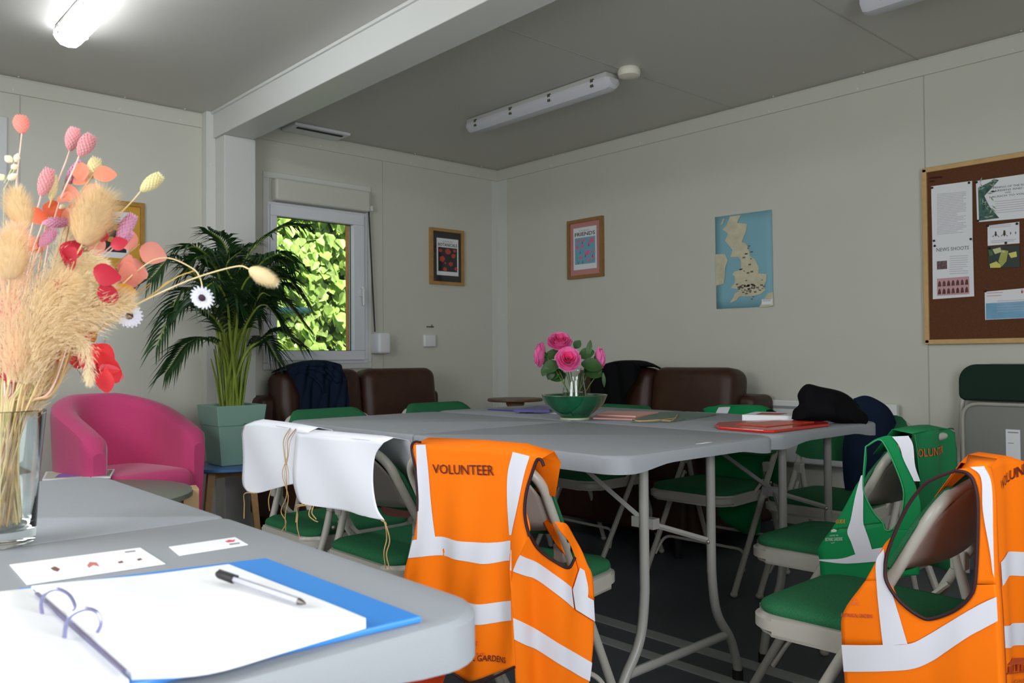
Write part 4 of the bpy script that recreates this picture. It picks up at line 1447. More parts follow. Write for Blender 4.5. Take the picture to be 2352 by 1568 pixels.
for px, py, dx, dy, ln, wd, dd in [(1290, 815, -1, -.1, .05, .018, 0), (1285, 835, -1, .3, .06, .022, -.01), (1290, 850, -1, .5, .05, .018, .01), (1270, 848, -.5, 1, .035, .014, 0), (1330, 820, 1, -.5, .05, .02, 0), (1335, 835, 1, .1, .065, .024, -.02), (1340, 850, 1, .15, .06, .024, 0), (1350, 818, .15, -1, .05, .010, 0), (1300, 860, -1, .2, .05, .02, .02), (1265, 815, -.6, .9, .04, .015, .01), (1320, 800, .6, -1, .03, .014, .03), (1350, 845, .8, .6, .04, .018, .02), (1258, 840, -.6, 1, .035, .013, -.01), (1385, 855, .1, 1, .045, .006, 0)]:
    L.append((at_dist(px, py, dR+dd), RI*dx-UP*dy+camdir*.2, camdir+UP*.5, ln*1.25, wd*1.25))
leafs(fo, 'leaf', L, RLEAF)
m = MB()
for px, py in ((1275, 835), (1335, 845), (1300, 855), (1350, 822), (1383, 850)):
    m.tube(crom([foot+Vector((random.uniform(-.02, .02), random.uniform(-.02, .02), 0)), foot.lerp(at_dist(px, py, dR), .6)+Vector((0, 0, .015)), at_dist(px, py, dR)], 5), .0016, 6)
m.build('stem', RSTEM, fo, world=True)

def board(t, name, pts, z0, th, m, bev=0):
    """flat sheet/board on the table from sightings"""
    P = [Zp(px, py, z0+th) for px, py in pts]
    mb = MB()
    a = [mb.bm.verts.new((p.x, p.y, z0)) for p in P]
    b = [mb.bm.verts.new((p.x, p.y, z0+th)) for p in P]
    mb.bm.faces.new(a[::-1])
    mb.bm.faces.new(b)
    for k in range(len(a)):
        mb.bm.faces.new((a[k], a[(k+1) % len(a)], b[(k+1) % len(a)], b[k]))
    return mb.build(name, m, t, smooth=False, world=True, bevel=bev)
def ctr(pts, z):
    P = [Zp(*p, z) for p in pts]
    c = sum(P, Vector())/len(P)
    return (c.x, c.y, z)
pts = [(1120, 939), (1190, 943), (1262, 944), (1275, 937), (1215, 934), (1190, 938)]
t = thing('purple_folder', 'thin purple folder lying on the tables left of the bowl', 'folder', ctr(pts, ZT))
board(t, 'cover', pts, ZT, .004, mat('purple_plastic', (72, 62, 138), .35))
pts2 = [(1135, 938), (1205, 936), (1250, 935), (1210, 940)]
board(t, 'cover_flap', [(1180, 940), (1262, 941), (1272, 934), (1235, 931)], ZT+.0045, .012, mat('purple_plastic', (72, 62, 138), .35))
pts = [(1226, 947), (1300, 951), (1300, 942), (1230, 944)]
t = thing('paper_sheet', 'white paper sheet under the left side of the green bowl', 'paper', ctr(pts, ZT))
board(t, 'sheet', pts, ZT, .001, PAPER)
pts = [(1362, 960), (1440, 964), (1512, 945), (1395, 943), (1372, 950)]
t = thing('pink_paper_folder', 'pale pink paper folder on the tables right of the bowl', 'folder', ctr(pts, ZT))
board(t, 'lower_leaf', [(1362, 959), (1452, 962), (1498, 951), (1372, 949)], ZT, .005, mat('pink_card', (206, 152, 148), .7))
board(t, 'upper_leaf', [(1372, 951), (1460, 955), (1512, 945), (1395, 943)], ZT+.006, .006, mat('pink_card2', (222, 170, 160), .7))
pts = [(1450, 966), (1540, 965), (1645, 950), (1560, 944), (1515, 946)]
t = thing('green_card_folder', 'grey green card folder tied with jute on the tables', 'folder', ctr(pts, ZT))
board(t, 'cover', pts, ZT, .006, mat('sage_card', (104, 124, 112), .7))
m = MB()
tw = [Zp(x, y, ZT+.009) for x, y in ((1455, 963), (1470, 967), (1510, 964), (1540, 966), (1552, 958), (1556, 952))]
m.tube(crom(tw, 5), .0022, 6)
tw = [Zp(x, y, ZT+.010) for x, y in ((1460, 966), (1500, 966), (1535, 962), (1553, 960))]
m.tube(crom(tw, 5), .0018, 6)
m.build('jute_string', TWINE, t, world=True)
pts = [(1552, 963), (1580, 963), (1650, 951), (1600, 945)]
t = thing('grey_paper', 'light grey paper lying between the green card folder and the red folder', 'paper', ctr(pts, ZT))
board(t, 'sheet', pts, ZT, .001, mat('grey_paper', (160, 168, 168), .7))
t = thing('red_folder', 'shiny red plastic folder on the joined tables in front of the black bag', 'folder', ctr([(1650, 977), (1765, 986), (1905, 970), (1775, 962)], ZT))
board(t, 'cover', [(1641, 975), (1650, 979), (1755, 987), (1780, 987), (1905, 972), (1900, 968), (1790, 963), (1700, 966), (1650, 969)], ZT, .010, mat('red_plastic', (196, 34, 22), .25, coat=.4), .003)
board(t, 'inner_sheet', [(1690, 973), (1760, 979), (1870, 968), (1780, 965)], ZT+.0105, .002, mat('red_film', (206, 70, 40), .3))
t = thing('leaflet_box', 'white box of leaflets with red print beside the black bag on the table', 'box', ctr([(1704, 962), (1815, 966), (1850, 955), (1735, 950)], ZT))
board(t, 'carton', [(1704, 952), (1770, 954), (1822, 955), (1850, 948), (1735, 945)], ZT, .022, PAPER, .002)
board(t, 'print', [(1735, 951), (1790, 952), (1808, 949), (1750, 947)], ZT+.0225, .0005, mat('ink_red2', (176, 60, 60), .6))
pts = [(1895, 972), (1930, 968), (1945, 962), (1900, 964)]
t = thing('loose_paper', 'white paper poking out from under the black bag', 'paper', ctr(pts, ZT))
board(t, 'sheet', pts, ZT, .001, PAPER)
t = thing('table_clip', 'thin white slip on the near edge of the joined tables', 'paper', ctr([(1600, 1018), (1618, 1018), (1636, 1015), (1620, 1015)], ZT))
board(t, 'slip', [(1598, 1019), (1616, 1018), (1636, 1015), (1622, 1015)], ZT, .0008, PAPER)
# black bag and jackets
def outl(pts, d, off=None):
    return [at_dist(px, py, d+(off[i] if off else 0)) for i, (px, py) in enumerate(pts)]
o = [(1818, 962), (1822, 942), (1835, 928), (1832, 905), (1852, 882), (1885, 888), (1930, 898), (1958, 915), (1972, 935), (1990, 950), (1992, 970), (1975, 982), (1955, 975), (1925, 973), (1900, 966), (1860, 970)]
dB = (Zp(1890, 970, ZT)-EYE).dot(fw)
mb = MB()
blob(mb, outl(o, dB), camdir, .07, 9, .035, 1, .9, 14, 4)
tag(mb.build('black_bag', BLACK), 'black cloth bag slumped on the end of the joined tables', 'bag')
o = [(1960, 915), (1985, 908), (2010, 915), (2040, 935), (2058, 965), (2068, 992), (2060, 1080), (2030, 1180), (1980, 1190), (1945, 1140), (1935, 1060), (1940, 1000), (1965, 970), (1990, 950)]
mb = MB()
dJ = (Vector((3.44, 1.60, .8))-EYE).dot(fw)
blob(mb, outl(o, dJ-.12), camdir, .06, 9, .03, 5, .5, 12, 4)
tag(mb.build('dark_jacket', NAVY), 'dark navy jacket hung over the chair behind the black bag', 'jacket')
o = [(1500, 845)]
# navy coat on the window sofa
mb = MB()
cY = 4.26
rows = [[(655, 852), (690, 838), (735, 830), (775, 834), (790, 850)],
        [(668, 862), (700, 848), (740, 846), (775, 850), (798, 872)],
        [(682, 890), (710, 885), (745, 888), (775, 890), (803, 900)],
        [(688, 920), (715, 925), (745, 925), (775, 925), (804, 930)],
        [(690, 960), (715, 965), (745, 965), (775, 965), (804, 965)]]
nc = Cloth((2.0, 4.23), (3.0, 4.23), lambda a, z: .012*math.sin(a*55+z*9)+.008*math.sin(a*110-z*20))
nc.patch(mb, rows, 8, 8)
back = [[nc.pt(px, py)+Vector((0, .16, -.0)) for px, py in rows[0]]]
mb.grid([[nc.pt(px, py) for px, py in rows[0]], [nc.pt(px, py)+Vector((0, .08, .02)) for px, py in rows[0]], [nc.pt(px, py)+Vector((0, .26, -.03)) for px, py in rows[0]]])
ncoat = mb.build('navy_coat', NAVY, solid=.012, sub=1)
tag(ncoat, 'navy coat draped over the back of the sofa below the window', 'coat')
mb = MB()
for p in (((670, 858), (700, 845), (728, 850), (760, 872)), ((700, 838), (738, 838), (752, 852), (772, 878)), ((760, 836), (778, 852), (792, 875)), ((680, 850), (720, 866), (740, 900))):
    nc.line(mb, p, .011, .012)
mb.build('coat_fold', NAVY, None)
cf = bpy.data.objects['coat_fold']
cf.parent = ncoat
cf.location = Vector(cf.location)-Vector(ncoat.location)
# black coat on the wall sofa
bcl = Cloth((3.66, 3.6), (3.66, 2.8), lambda a, z: .012*math.sin(a*50+z*8))
mb = MB()
rows = [[(1372, 842), (1400, 834), (1430, 832), (1462, 834), (1472, 845)],
        [(1362, 860), (1395, 855), (1425, 852), (1450, 855), (1466, 862)],
        [(1356, 900), (1390, 900), (1415, 900), (1432, 900), (1442, 905)],
        [(1350, 960), (1385, 960), (1405, 960), (1420, 960), (1434, 960)]]
bcl.patch(mb, rows, 8, 8)
mb.grid([[bcl.pt(px, py) for px, py in rows[0]], [bcl.pt(px, py)+Vector((.10, 0, .02)) for px, py in rows[0]], [bcl.pt(px, py)+Vector((.24, 0, -.03)) for px, py in rows[0]]])
tag(mb.build('black_coat', BLACK, solid=.012, sub=1), 'black coat draped over the wall sofa just behind the roses', 'coat')
# ---------------------------------------------------------------- hung vests and aprons
def V6(x, y):      # crop 1700,820 scale 2.0966
    return (1700+x/2.0966, 820+y/2.0966)
def V4(x, y):      # crop 540,900 scale 2.348
    return (540+x/2.348, 900+y/2.348)
def V3(x, y):      # crop 1600,980 scale 4.48
    return (1600+x/4.48, 980+y/4.48)
def rows_(fn, rows):
    return [[fn(*p) for p in r] for r in rows]

def ctext(mb, s, C, fn, quad, bold=0, off=.004):
    a = [Vector(fn(*p)) for p in quad]
    def f(u, v):
        q = (a[0]*(1-u)+a[1]*u)*(1-v)+(a[3]*(1-u)+a[2]*u)*v
        return C.pt(q.x, q.y, off)
    return text_bm(mb, s, f, bold)
def bind(C, fn, pts, r, t, m, off=.003):
    mb = MB()
    C.line(mb, [fn(*p) for p in pts], r, off)
    return mb.build('binding', m, t, world=True)
# --- orange vest on the chair at the table front
ov = thing('safety_vest', 'orange safety vest reading VOLUNTEER hung over the chair at the table front', 'vest', (1.19, 1.5, .2), 0)
def foldA(a, z):
    k = min(1, max(0, (.78-z)/.35))
    return k*(.008*math.sin(a*38+z*6)+.005*math.sin(a*75-z*9))
c0, s0 = math.cos(R(14)), math.sin(R(14))
def chl(x, y):     # chair local to floor plan, chair at the table front
    return (1.225+x*c0-y*s0, 1.50+x*s0+y*c0)
A = Cloth(chl(-.065, .25), chl(-.065, -.25), foldA)
m = MB()
rA = rows_(V4, [[(955, 285), (1030, 283), (1250, 300), (1490, 322), (1590, 348), (1640, 366)],
               [(975, 420), (1040, 420), (1250, 430), (1470, 440), (1560, 450), (1592, 450)],
               [(985, 600), (1050, 600), (1250, 610), (1470, 615), (1530, 615), (1571, 610)],
               [(965, 795), (1030, 800), (1250, 810), (1450, 808), (1487, 800), (1592, 770)],
               [(915, 985), (1030, 985), (1250, 990), (1400, 995), (1486, 1000), (1488, 1000)],
                [(905, 1215), (1030, 1215), (1250, 1225), (1400, 1222), (1496, 1216)],
                [(903, 1400), (1030, 1420), (1200, 1440), (1380, 1430), (1503, 1400)],
                [(905, 1512), (1000, 1520), (1130, 1495), (1230, 1562), (1505, 1482)]])
A.patch(m, rA)
m.build('back_panel', ORANGE, ov, world=True, solid=.0012)
m = MB()
A.patch(m, rows_(V4, [[(978, 284), (1030, 283)], [(982, 420), (1043, 420)], [(986, 600), (1058, 600)], [(985, 800), (1078, 800)]]), 3, 4, .002)
A.patch(m, rows_(V4, [[(1500, 322), (1592, 345)], [(1472, 440), (1562, 450)], [(1468, 600), (1530, 615)], [(1478, 770), (1493, 770)]]), 3, 4, .002)
A.patch(m, rows_(V4, [[(962, 798), (1080, 780), (1250, 805), (1400, 812), (1487, 800)], [(940, 893), (1080, 882), (1200, 900), (1350, 925), (1484, 908)]]), 5, 4, .002)
A.patch(m, rows_(V4, [[(1180, 1118), (1290, 1135), (1400, 1138), (1487, 1126)], [(1180, 1230), (1300, 1245), (1400, 1246), (1490, 1232)]]), 5, 4, .002)
m.build('reflective_stripe', REFL, ov, world=True)
m = MB()
ctext(m, 'VOLUNTEER', A, V4, ((1072, 438), (1400, 450), (1398, 394), (1068, 388)), .005)
m.build('lettering', mat('vest_ink', (96, 26, 22), .7), ov, smooth=False, world=True)
m = MB()
ctext(m, 'BOTANICAL GARDENS', A, V4, ((1150, 1412), (1462, 1462), (1460, 1430), (1160, 1376)), .01)
m.build('lettering', mat('vest_ink', (96, 26, 22), .7), ov, smooth=False, world=True)
m = MB()
ctext(m, 'OXFORD THE', A, V4, ((1195, 1390), (1362, 1415), (1362, 1398), (1195, 1374)))
ctext(m, 'MMM', A, V4, ((1240, 1360), (1330, 1356), (1330, 1330), (1240, 1334)))
m.build('emblem', mat('vest_faint', (226, 96, 30), .7), ov, smooth=False, world=True)
# side panel, turning forward past the chair's side
pc = A.pt(*V4(1487, 1000))
B1 = (pc.x, pc.y)
B2 = (pc.x+.30, pc.y-.10)
Bc = Cloth(B1, B2, lambda a, z: (.014*math.sin(a*34+z*7)+.007*math.sin(a*70))*min(1, max(0, a)/.06))
m = MB()
rB = rows_(V4, [[(1487, 790), (1592, 775), (1640, 845), (1700, 900), (1780, 937), (1833, 893), (1890, 895)],
               [(1484, 850), (1560, 890), (1640, 925), (1720, 985), (1800, 1045), (1860, 1030), (1915, 1000)],
               [(1480, 960), (1560, 990), (1640, 1020), (1730, 1090), (1815, 1160), (1870, 1190), (1928, 1228)],
               [(1495, 1215), (1560, 1245), (1640, 1290), (1730, 1345), (1800, 1385), (1860, 1420), (1905, 1445)],
               [(1500, 1330), (1560, 1360), (1640, 1400), (1730, 1455), (1800, 1495), (1850, 1525), (1893, 1545)],
               [(1512, 1600), (1570, 1640), (1640, 1690), (1730, 1720), (1800, 1720), (1850, 1700), (1880, 1680)]])
Bc.patch(m, rB)
Bc.patch(m, rows_(V4, [[(1700, 690), (1705, 688)], [(1725, 740), (1775, 710)], [(1790, 810), (1860, 830)], [(1833, 893), (1900, 930)], [(1860, 1000), (1925, 990)], [(1870, 1100), (1932, 1120)]]), 3, 4, .004)
m.build('front_panel', ORANGE, ov, world=True, solid=.0012)
m = MB()
Bc.patch(m, [rB[1][:5], rB[2][:5]], 5, 4, .0025)
Bc.patch(m, [rB[3], rB[4]], 5, 4, .0025)
Bc.patch(m, rows_(V4, [[(1856, 945), (1880, 960)], [(1825, 1010), (1895, 1050)], [(1803, 1050), (1890, 1110)]]), 3, 4, .007)
Bc.patch(m, rows_(V4, [[(1800, 1050), (1925, 1118)], [(1820, 1162), (1926, 1228)]]), 3, 4, .007)
m.build('reflective_stripe', REFL, ov, world=True)
bind(A, V4, ((1668, 400), (1655, 368), (1632, 366), (1605, 440), (1580, 530), (1571, 620), (1578, 700), (1596, 775)), .0035, ov, BIND)
bind(Bc, V4, ((1596, 775), (1640, 845), (1700, 900), (1780, 937), (1833, 893)), .0035, ov, BIND)
bind(A, V4, ((985, 640), (985, 560), (975, 420), (955, 300), (975, 268), (1005, 270)), .003, ov, BIND)
bind(A, V4, ((905, 1514), (1000, 1522), (1130, 1497), (1180, 1530), (1230, 1564), (1360, 1550), (1505, 1484)), .0028, ov, BIND)
# front of the vest on the seat side of the back
Fc = Cloth(chl(.07, .25), chl(.07, -.27), lambda a, z: .006*math.sin(a*30))
m = MB()
Fc.patch(m, rows_(V4, [[(1640, 372), (1668, 385)], [(1655, 440), (1690, 470)], [(1630, 600), (1700, 640)], [(1650, 690), (1735, 740)], [(1740, 830), (1790, 880)]]), 3, 5)
m.grid([[A.pt(*V4(x, y)) for x, y in ((955, 285), (1250, 300), (1490, 322), (1640, 366))],
        [A.pt(*V4(x, y))+Vector((.06, .015, .012)) for x, y in ((955, 285), (1250, 300), (1490, 322), (1640, 366))],
        [A.pt(*V4(x, y))+Vector((.085, .02, -.015)) for x, y in ((955, 285), (1250, 300), (1490, 322), (1640, 366))],
        [A.pt(*V4(x, y))+Vector((.10, .03, -.10)) for x, y in ((955, 285), (1250, 300), (1490, 322), (1600, 350))]])
m.build('front_lining', ORANGE, ov, world=True, solid=.001)
m = MB()
A2 = Cloth(chl(.0, .25), chl(.0, -.25))
A2.patch(m, rows_(V4, [[(905, 1522), (1010, 1520), (1140, 1512)], [(905, 1560), (1010, 1580), (1120, 1570)], [(915, 1600), (1010, 1640), (1100, 1600)]]), 3, 3)
m.build('inner_hem', mat('vest_orange_inner', (236, 70, 12), .7), ov, world=True, solid=.001)

# --- orange vest on the nearest chair at right
ow = thing('safety_vest', 'orange safety vest with wide armhole hung over the nearest chair at right', 'vest', (1.7, .58, .2), 0)
Sx = 1.565
SP = Cloth((Sx, .56), (Sx, .90), lambda a, z: .006*math.sin(a*26+z*10)*min(1, max(0, a)/.05))
m = MB()
R1 = rows_(V6, [[(1040, 540), (1190, 528)], [(1128, 600), (1217, 640)], [(1147, 760), (1222, 800)], [(1143, 950), (1226, 960)], [(1131, 1095), (1232, 1095)]])
SP.patch(m, R1, 4, 5)
SP.patch(m, rows_(V6, [[(738, 855), (750, 840)], [(692, 905), (712, 945)], [(652, 985), (704, 1010)], [(600, 1078), (714, 1080)]]), 4, 5)
bot = [[(600, 1078), (714, 1080), (780, 1170), (870, 1243), (930, 1257), (1040, 1215), (1110, 1150), (1131, 1095), (1232, 1095)],
       [(488, 1385), (600, 1383), (700, 1380), (820, 1377), (900, 1340), (1000, 1280), (1100, 1220), (1170, 1182), (1237, 1152)],
       [(503, 1512), (600, 1509), (700, 1507), (830, 1500), (920, 1465), (1000, 1412), (1100, 1345), (1170, 1307), (1243, 1268)],
       [(530, 1800), (620, 1840), (720, 1860), (830, 1860), (920, 1850), (1000, 1840), (1100, 1830), (1170, 1820), (1268, 1800)]]
rb_ = rows_(V6, bot)
SP.patch(m, rows_(V6, [bot[0], [(490, 1235), (600, 1240), (720, 1270), (840, 1330), (915, 1300), (1015, 1250), (1105, 1190), (1150, 1140), (1234, 1120)], bot[1]]), 4, 4)
SP.patch(m, rb_[1:], 4, 5)
m.build('front_panel', ORANGE, ow, world=True, solid=.0012)
m = MB()
SP.patch(m, rb_[1:3], 4, 5, .0025)
SP.patch(m, rows_(V6, [[(693, 922), (697, 950)], [(655, 985), (698, 1050)], [(664, 1120), (735, 1120)], [(680, 1250), (775, 1240)], [(697, 1382), (812, 1378)]]), 3, 5, .0025)
SP.patch(m, rows_(V6, [[(1110, 528), (1178, 524)], [(1163, 580), (1214, 612)], [(1172, 740), (1221, 840)], [(1205, 930), (1224, 960)], [(1219, 1035), (1227, 1060)]]), 3, 5, .003)
m.build('reflective_stripe', REFL, ow, world=True)
m = MB()
hole = [(1040, 545), (960, 575), (900, 608), (850, 660), (800, 735), (750, 840), (712, 945), (704, 1010), (714, 1080), (780, 1170), (870, 1243), (930, 1257), (1040, 1215), (1110, 1150), (1133, 1080), (1144, 900), (1146, 700), (1128, 600), (1095, 558), (1040, 545)]
SP.line(m, [V6(*p) for p in hole], .0035, .003)
m.build('binding', BIND, ow, world=True)
m = MB()
ctext(m, 'BOTANICAL GARDENS', SP, V6, ((484, 1250), (645, 1252), (645, 1234), (486, 1232)), .01)
m.build('lettering', mat('vest_ink2', (170, 60, 60), .7), ow, smooth=False, world=True)
m = MB()
ctext(m, 'OXFORD', SP, V6, ((528, 1192), (572, 1192), (572, 1178), (528, 1178)))
ctext(m, 'A', SP, V6, ((545, 1172), (562, 1172), (562, 1160), (545, 1160)))
m.build('emblem', mat('vest_ink3', (214, 110, 80), .7), ow, smooth=False, world=True)
RP = Cloth((Sx, .56), (2.1, .535), lambda a, z: (.005*math.sin(a*32+z*5)+.002*math.sin(a*70))*min(1, max(0, a-.06)/.08))
m = MB()
RR = rows_(V6, [[(1188, 527), (1240, 490), (1300, 478), (1350, 500), (1420, 520), (1520, 560)],
               [(1220, 700), (1270, 690), (1330, 690), (1400, 700), (1460, 700), (1540, 710)],
               [(1228, 1000), (1285, 942), (1367, 936), (1430, 930), (1480, 925), (1560, 920)],
               [(1240, 1110), (1284, 1058), (1367, 1052), (1430, 1046), (1480, 1042), (1560, 1038)],
               [(1248, 1290), (1300, 1285), (1367, 1278), (1430, 1270), (1480, 1265), (1560, 1255)],
               [(1252, 1395), (1300, 1392), (1367, 1386), (1430, 1380), (1480, 1375), (1560, 1365)],
               [(1268, 1800), (1320, 1810), (1380, 1790), (1430, 1800), (1480, 1790), (1560, 1780)]])
RP.patch(m, RR, 5, 5)
m.grid([[RP.pt(*V6(*p)) for p in ((1188, 527), (1240, 490), (1300, 478), (1350, 500), (1420, 520), (1520, 560))],
        [RP.pt(*V6(*p))+Vector((0, .05, .004)) for p in ((1188, 527), (1240, 490), (1300, 478), (1350, 500), (1420, 520), (1520, 560))],
        [RP.pt(*V6(*p))+Vector((0, .12, -.10)) for p in ((1188, 527), (1240, 490), (1300, 478), (1350, 500), (1420, 520), (1520, 560))]])
cr = crom([Vector(p) for p in rows_(V6, [[(1190, 528), (1217, 640), (1222, 800), (1226, 960), (1232, 1095), (1237, 1152), (1243, 1268), (1268, 1800)]])[0]], 8)
cl = crom([Vector(p) for p in rows_(V6, [[(1192, 528), (1222, 640), (1226, 800), (1230, 960), (1239, 1095), (1243, 1152), (1249, 1268), (1270, 1800)]])[0]], 8)
w0 = V6(1240, 490)
m.grid([[SP.pt(*V6(1190, 528)), SP.pt(*V6(1120, 532)), SP.pt(*V6(1045, 540))], [RP.pt(*w0), RP.pt(*w0)+Vector((0, .05, .004)), RP.pt(*w0)+Vector((0, .12, -.10))]])
m.grid([[SP.pt(p.x-1, p.y) for p in cr], [(SP.pt(p.x, p.y)+RP.pt(q_.x, q_.y))/2+Vector((-.004, -.004, 0)) for p, q_ in zip(cr, cl)], [RP.pt(p.x+3, p.y) for p in cl]])
m.build('back_panel', ORANGE, ow, world=True, solid=.0012)
m = MB()
RP.patch(m, rows_(V6, [[(1240, 985), (1285, 942), (1367, 936), (1480, 925), (1560, 920)], [(1246, 1100), (1284, 1058), (1367, 1052), (1480, 1042), (1560, 1038)]]), 5, 5, .0025)
RP.patch(m, [RR[4], RR[5]], 5, 5, .0025)
m.build('reflective_stripe', REFL, ow, world=True)
m = MB()
ctext(m, 'VOLUNTEER', RP, V6, ((1250, 640), (1412, 512), (1406, 458), (1252, 592)), .01)
m.build('lettering', mat('vest_ink', (96, 26, 22), .7), ow, smooth=False, world=True)
m = MB()
EM = mat('vest_emblem', (176, 66, 20), .7)
def rp(x, y, d=.004):
    return RP.pt(*V6(x, y), d)
m.poly([rp(1262, 1520), rp(1262, 1512), rp(1420, 1500), rp(1420, 1508)])
for k in range(9):
    x = 1266+k*17
    m.poly([rp(x, 1510), rp(x+9, 1509), rp(x+9, 1478), rp(x, 1480)])
m.poly([rp(1262, 1476), rp(1420, 1466), rp(1400, 1446), rp(1300, 1444)])
m.build('emblem', EM, ow, smooth=False, world=True)
m = MB()
q = [rp(1290, 1566), rp(1420, 1560), rp(1420, 1540), rp(1290, 1546)]
text_bm(m, 'OXFORD', quad_fn(*q))
m.build('lettering', EM, ow, smooth=False, world=True)

# --- green vest on the second chair at right
gv = thing('safety_vest', 'bright green vest with white stripes hung over the second chair at right', 'vest', (2.3, .9, .3), 0)
GP = Cloth((2.095, .89), (2.095, 1.3), lambda a, z: .006*math.sin(a*24+z*8))
m = MB()
GP.patch(m, rows_(V3, [[(1752, 200), (1758, 196)], [(1738, 350), (1760, 330)], [(1728, 480), (1745, 480)], [(1650, 600), (1732, 620)], [(1600, 700), (1745, 700)], [(1480, 920), (1830, 880)], [(1390, 1060), (1915, 990)]]), 4, 5)
GP.patch(m, rows_(V3, [[(1755, 192), (1762, 208)], [(1860, 120), (1890, 135)], [(2010, 95), (1960, 210)], [(2080, 230), (2035, 400)], [(2150, 380), (2108, 600)], [(2240, 600), (2122, 740)], [(2300, 800), (2090, 930)], [(2300, 960), (2020, 1055)], [(2300, 1060), (1990, 1062)]]), 4, 5)
GP.patch(m, rows_(V3, [[(1390, 1060), (1600, 1040), (1800, 1010), (1915, 990), (1940, 1055), (2020, 1060), (2300, 1060)],
                      [(1258, 1250), (1600, 1250), (1800, 1230), (1900, 1220), (2000, 1220), (2100, 1220), (2300, 1220)],
                      [(1275, 1370), (1600, 1380), (1800, 1390), (1900, 1390), (2000, 1400), (2100, 1400), (2300, 1410)],
                      [(1290, 1560), (1600, 1600), (1800, 1580), (1900, 1560), (2000, 1560), (2100, 1540), (2300, 1520)]]), 4, 5)
m.build('front_panel', VGREEN, gv, world=True, solid=.0012)
m = MB()
GP.patch(m, rows_(V3, [[(1706, 500), (1722, 490)], [(1650, 700), (1728, 690)], [(1600, 950), (1722, 960)], [(1565, 1075), (1740, 1045)], [(1600, 1180), (1775, 1160)], [(1640, 1310), (1802, 1262)]]), 3, 5, .003)
GP.patch(m, rows_(V3, [[(1277, 1358), (1500, 1350), (1650, 1305), (1800, 1262), (1925, 1240)], [(1280, 1372), (1500, 1400), (1650, 1400), (1800, 1390), (1925, 1380)]]), 3, 5, .003)
GP.patch(m, rows_(V3, [[(2020, 98), (2180, 92)], [(2090, 200), (2225, 190)], [(2130, 340), (2245, 400)], [(2235, 560), (2300, 560)]]), 3, 5, .004)
m.build('reflective_stripe', REFL, gv, world=True)
m = MB()
GP.line(m, [V3(*p) for p in ((1755, 200), (1890, 130), (1960, 210), (2040, 400), (2110, 600), (2125, 740), (2090, 930), (2000, 1060), (1935, 1055), (1915, 990), (1830, 880), (1745, 700), (1728, 560), (1755, 200))], .0018, .003)
m.build('binding', mat('green_binding', (60, 160, 104), .7), gv, world=True)
m = MB()
for tx, x0, x1, y0, y1 in (('GUIDE', 1450, 1548, 990, 950),):
    ctext(m, tx, GP, V3, ((x0, y0), (x1, y0-4), (x1, y1-4), (x0, y1)), .01)
m.build('lettering', mat('ink_amber', (214, 140, 30), .7), gv, smooth=False, world=True)
m = MB()
for tx, x0, x1, y0, y1 in (('BOTANIC GARDENS', 1342, 1518, 1170, 1135), ('OXFORD THE', 1385, 1475, 1122, 1108), ('EST', 1405, 1440, 1195, 1185)):
    ctext(m, tx, GP, V3, ((x0, y0), (x1, y0-6), (x1, y1-6), (x0, y1)), .01)
m.poly([GP.pt(*V3(x, y), .003) for x, y in ((1400, 1080), (1455, 1076), (1460, 1056), (1430, 1044), (1400, 1056))])
m.build('emblem', mat('ink_pale', (190, 206, 190), .7), gv, smooth=False, world=True)
GR = Cloth((2.095, .885), (2.62, .87), lambda a, z: .008*math.sin(a*40)*min(1, max(0, a)/.05))
m = MB()
gr = rows_(V6, [[(822, 368), (900, 352), (960, 346), (1005, 345), (1025, 362)], [(850, 480), (920, 480), (970, 480), (1010, 480), (1032, 480)], [(866, 640), (930, 660), (980, 680), (1010, 690), (1034, 700)], [(900, 1000), (940, 1010), (980, 1020), (1010, 1030), (1034, 1040)]])
GR.patch(m, gr, 5, 5)
m.grid([[GR.pt(*p) for p in gr[0]], [GR.pt(*p)+Vector((0, .05, .008)) for p in gr[0]], [GR.pt(*p)+Vector((0, .10, -.06)) for p in gr[0]]])
m.grid([[GR.pt(*V6(822, 368)), GP.pt(*V3(2240, 80))], [GR.pt(*V6(850, 480)), GP.pt(*V3(2270, 330))], [GR.pt(*V6(866, 640)), GP.pt(*V3(2300, 620))]])
m.build('back_panel', mat('vest_green_back', (14, 112, 64), .7), gv, world=True, solid=.0012)
m = MB()
ctext(m, 'VOLUNTEER', GR, V6, ((850, 486), (985, 462), (985, 424), (848, 446)), .01)
m.build('lettering', mat('ink_rust', (200, 92, 36), .7), gv, smooth=False, world=True)

# --- folded green vest on a wall side chair
fv = thing('green_vest', 'green vest with white stripe folded over a chair back on the wall side', 'vest', (3.32, 2.14, .7), 0)
FV = Cloth((3.30, 2.6), (3.30, 1.9), lambda a, z: .004*math.sin(a*40))
m = MB()
rf_ = [[(1612, 942), (1640, 934), (1700, 933), (1735, 935), (1757, 943)], [(1618, 952), (1640, 950), (1700, 950), (1735, 950), (1760, 955)], [(1640, 1100), (1660, 1110), (1700, 1120), (1735, 1120), (1750, 1120)], [(1650, 1180), (1665, 1200), (1700, 1220), (1730, 1230), (1745, 1220)]]
FV.patch(m, rf_, 4, 4)
m.grid([[FV.pt(*p) for p in rf_[0]], [FV.pt(*p)+Vector((.05, 0, .006)) for p in rf_[0]], [FV.pt(*p)+Vector((.12, 0, -.02)) for p in rf_[0]], [FV.pt(*p)+Vector((.13, 0, -.35)) for p in rf_[0]]])
m.build('body', VGREEN, fv, world=True, solid=.0015)
m = MB()
FV.patch(m, [[(1652, 935), (1678, 933)], [(1644, 951), (1670, 951)]], 3, 3, .003)
m.build('reflective_stripe', REFL, fv, world=True)

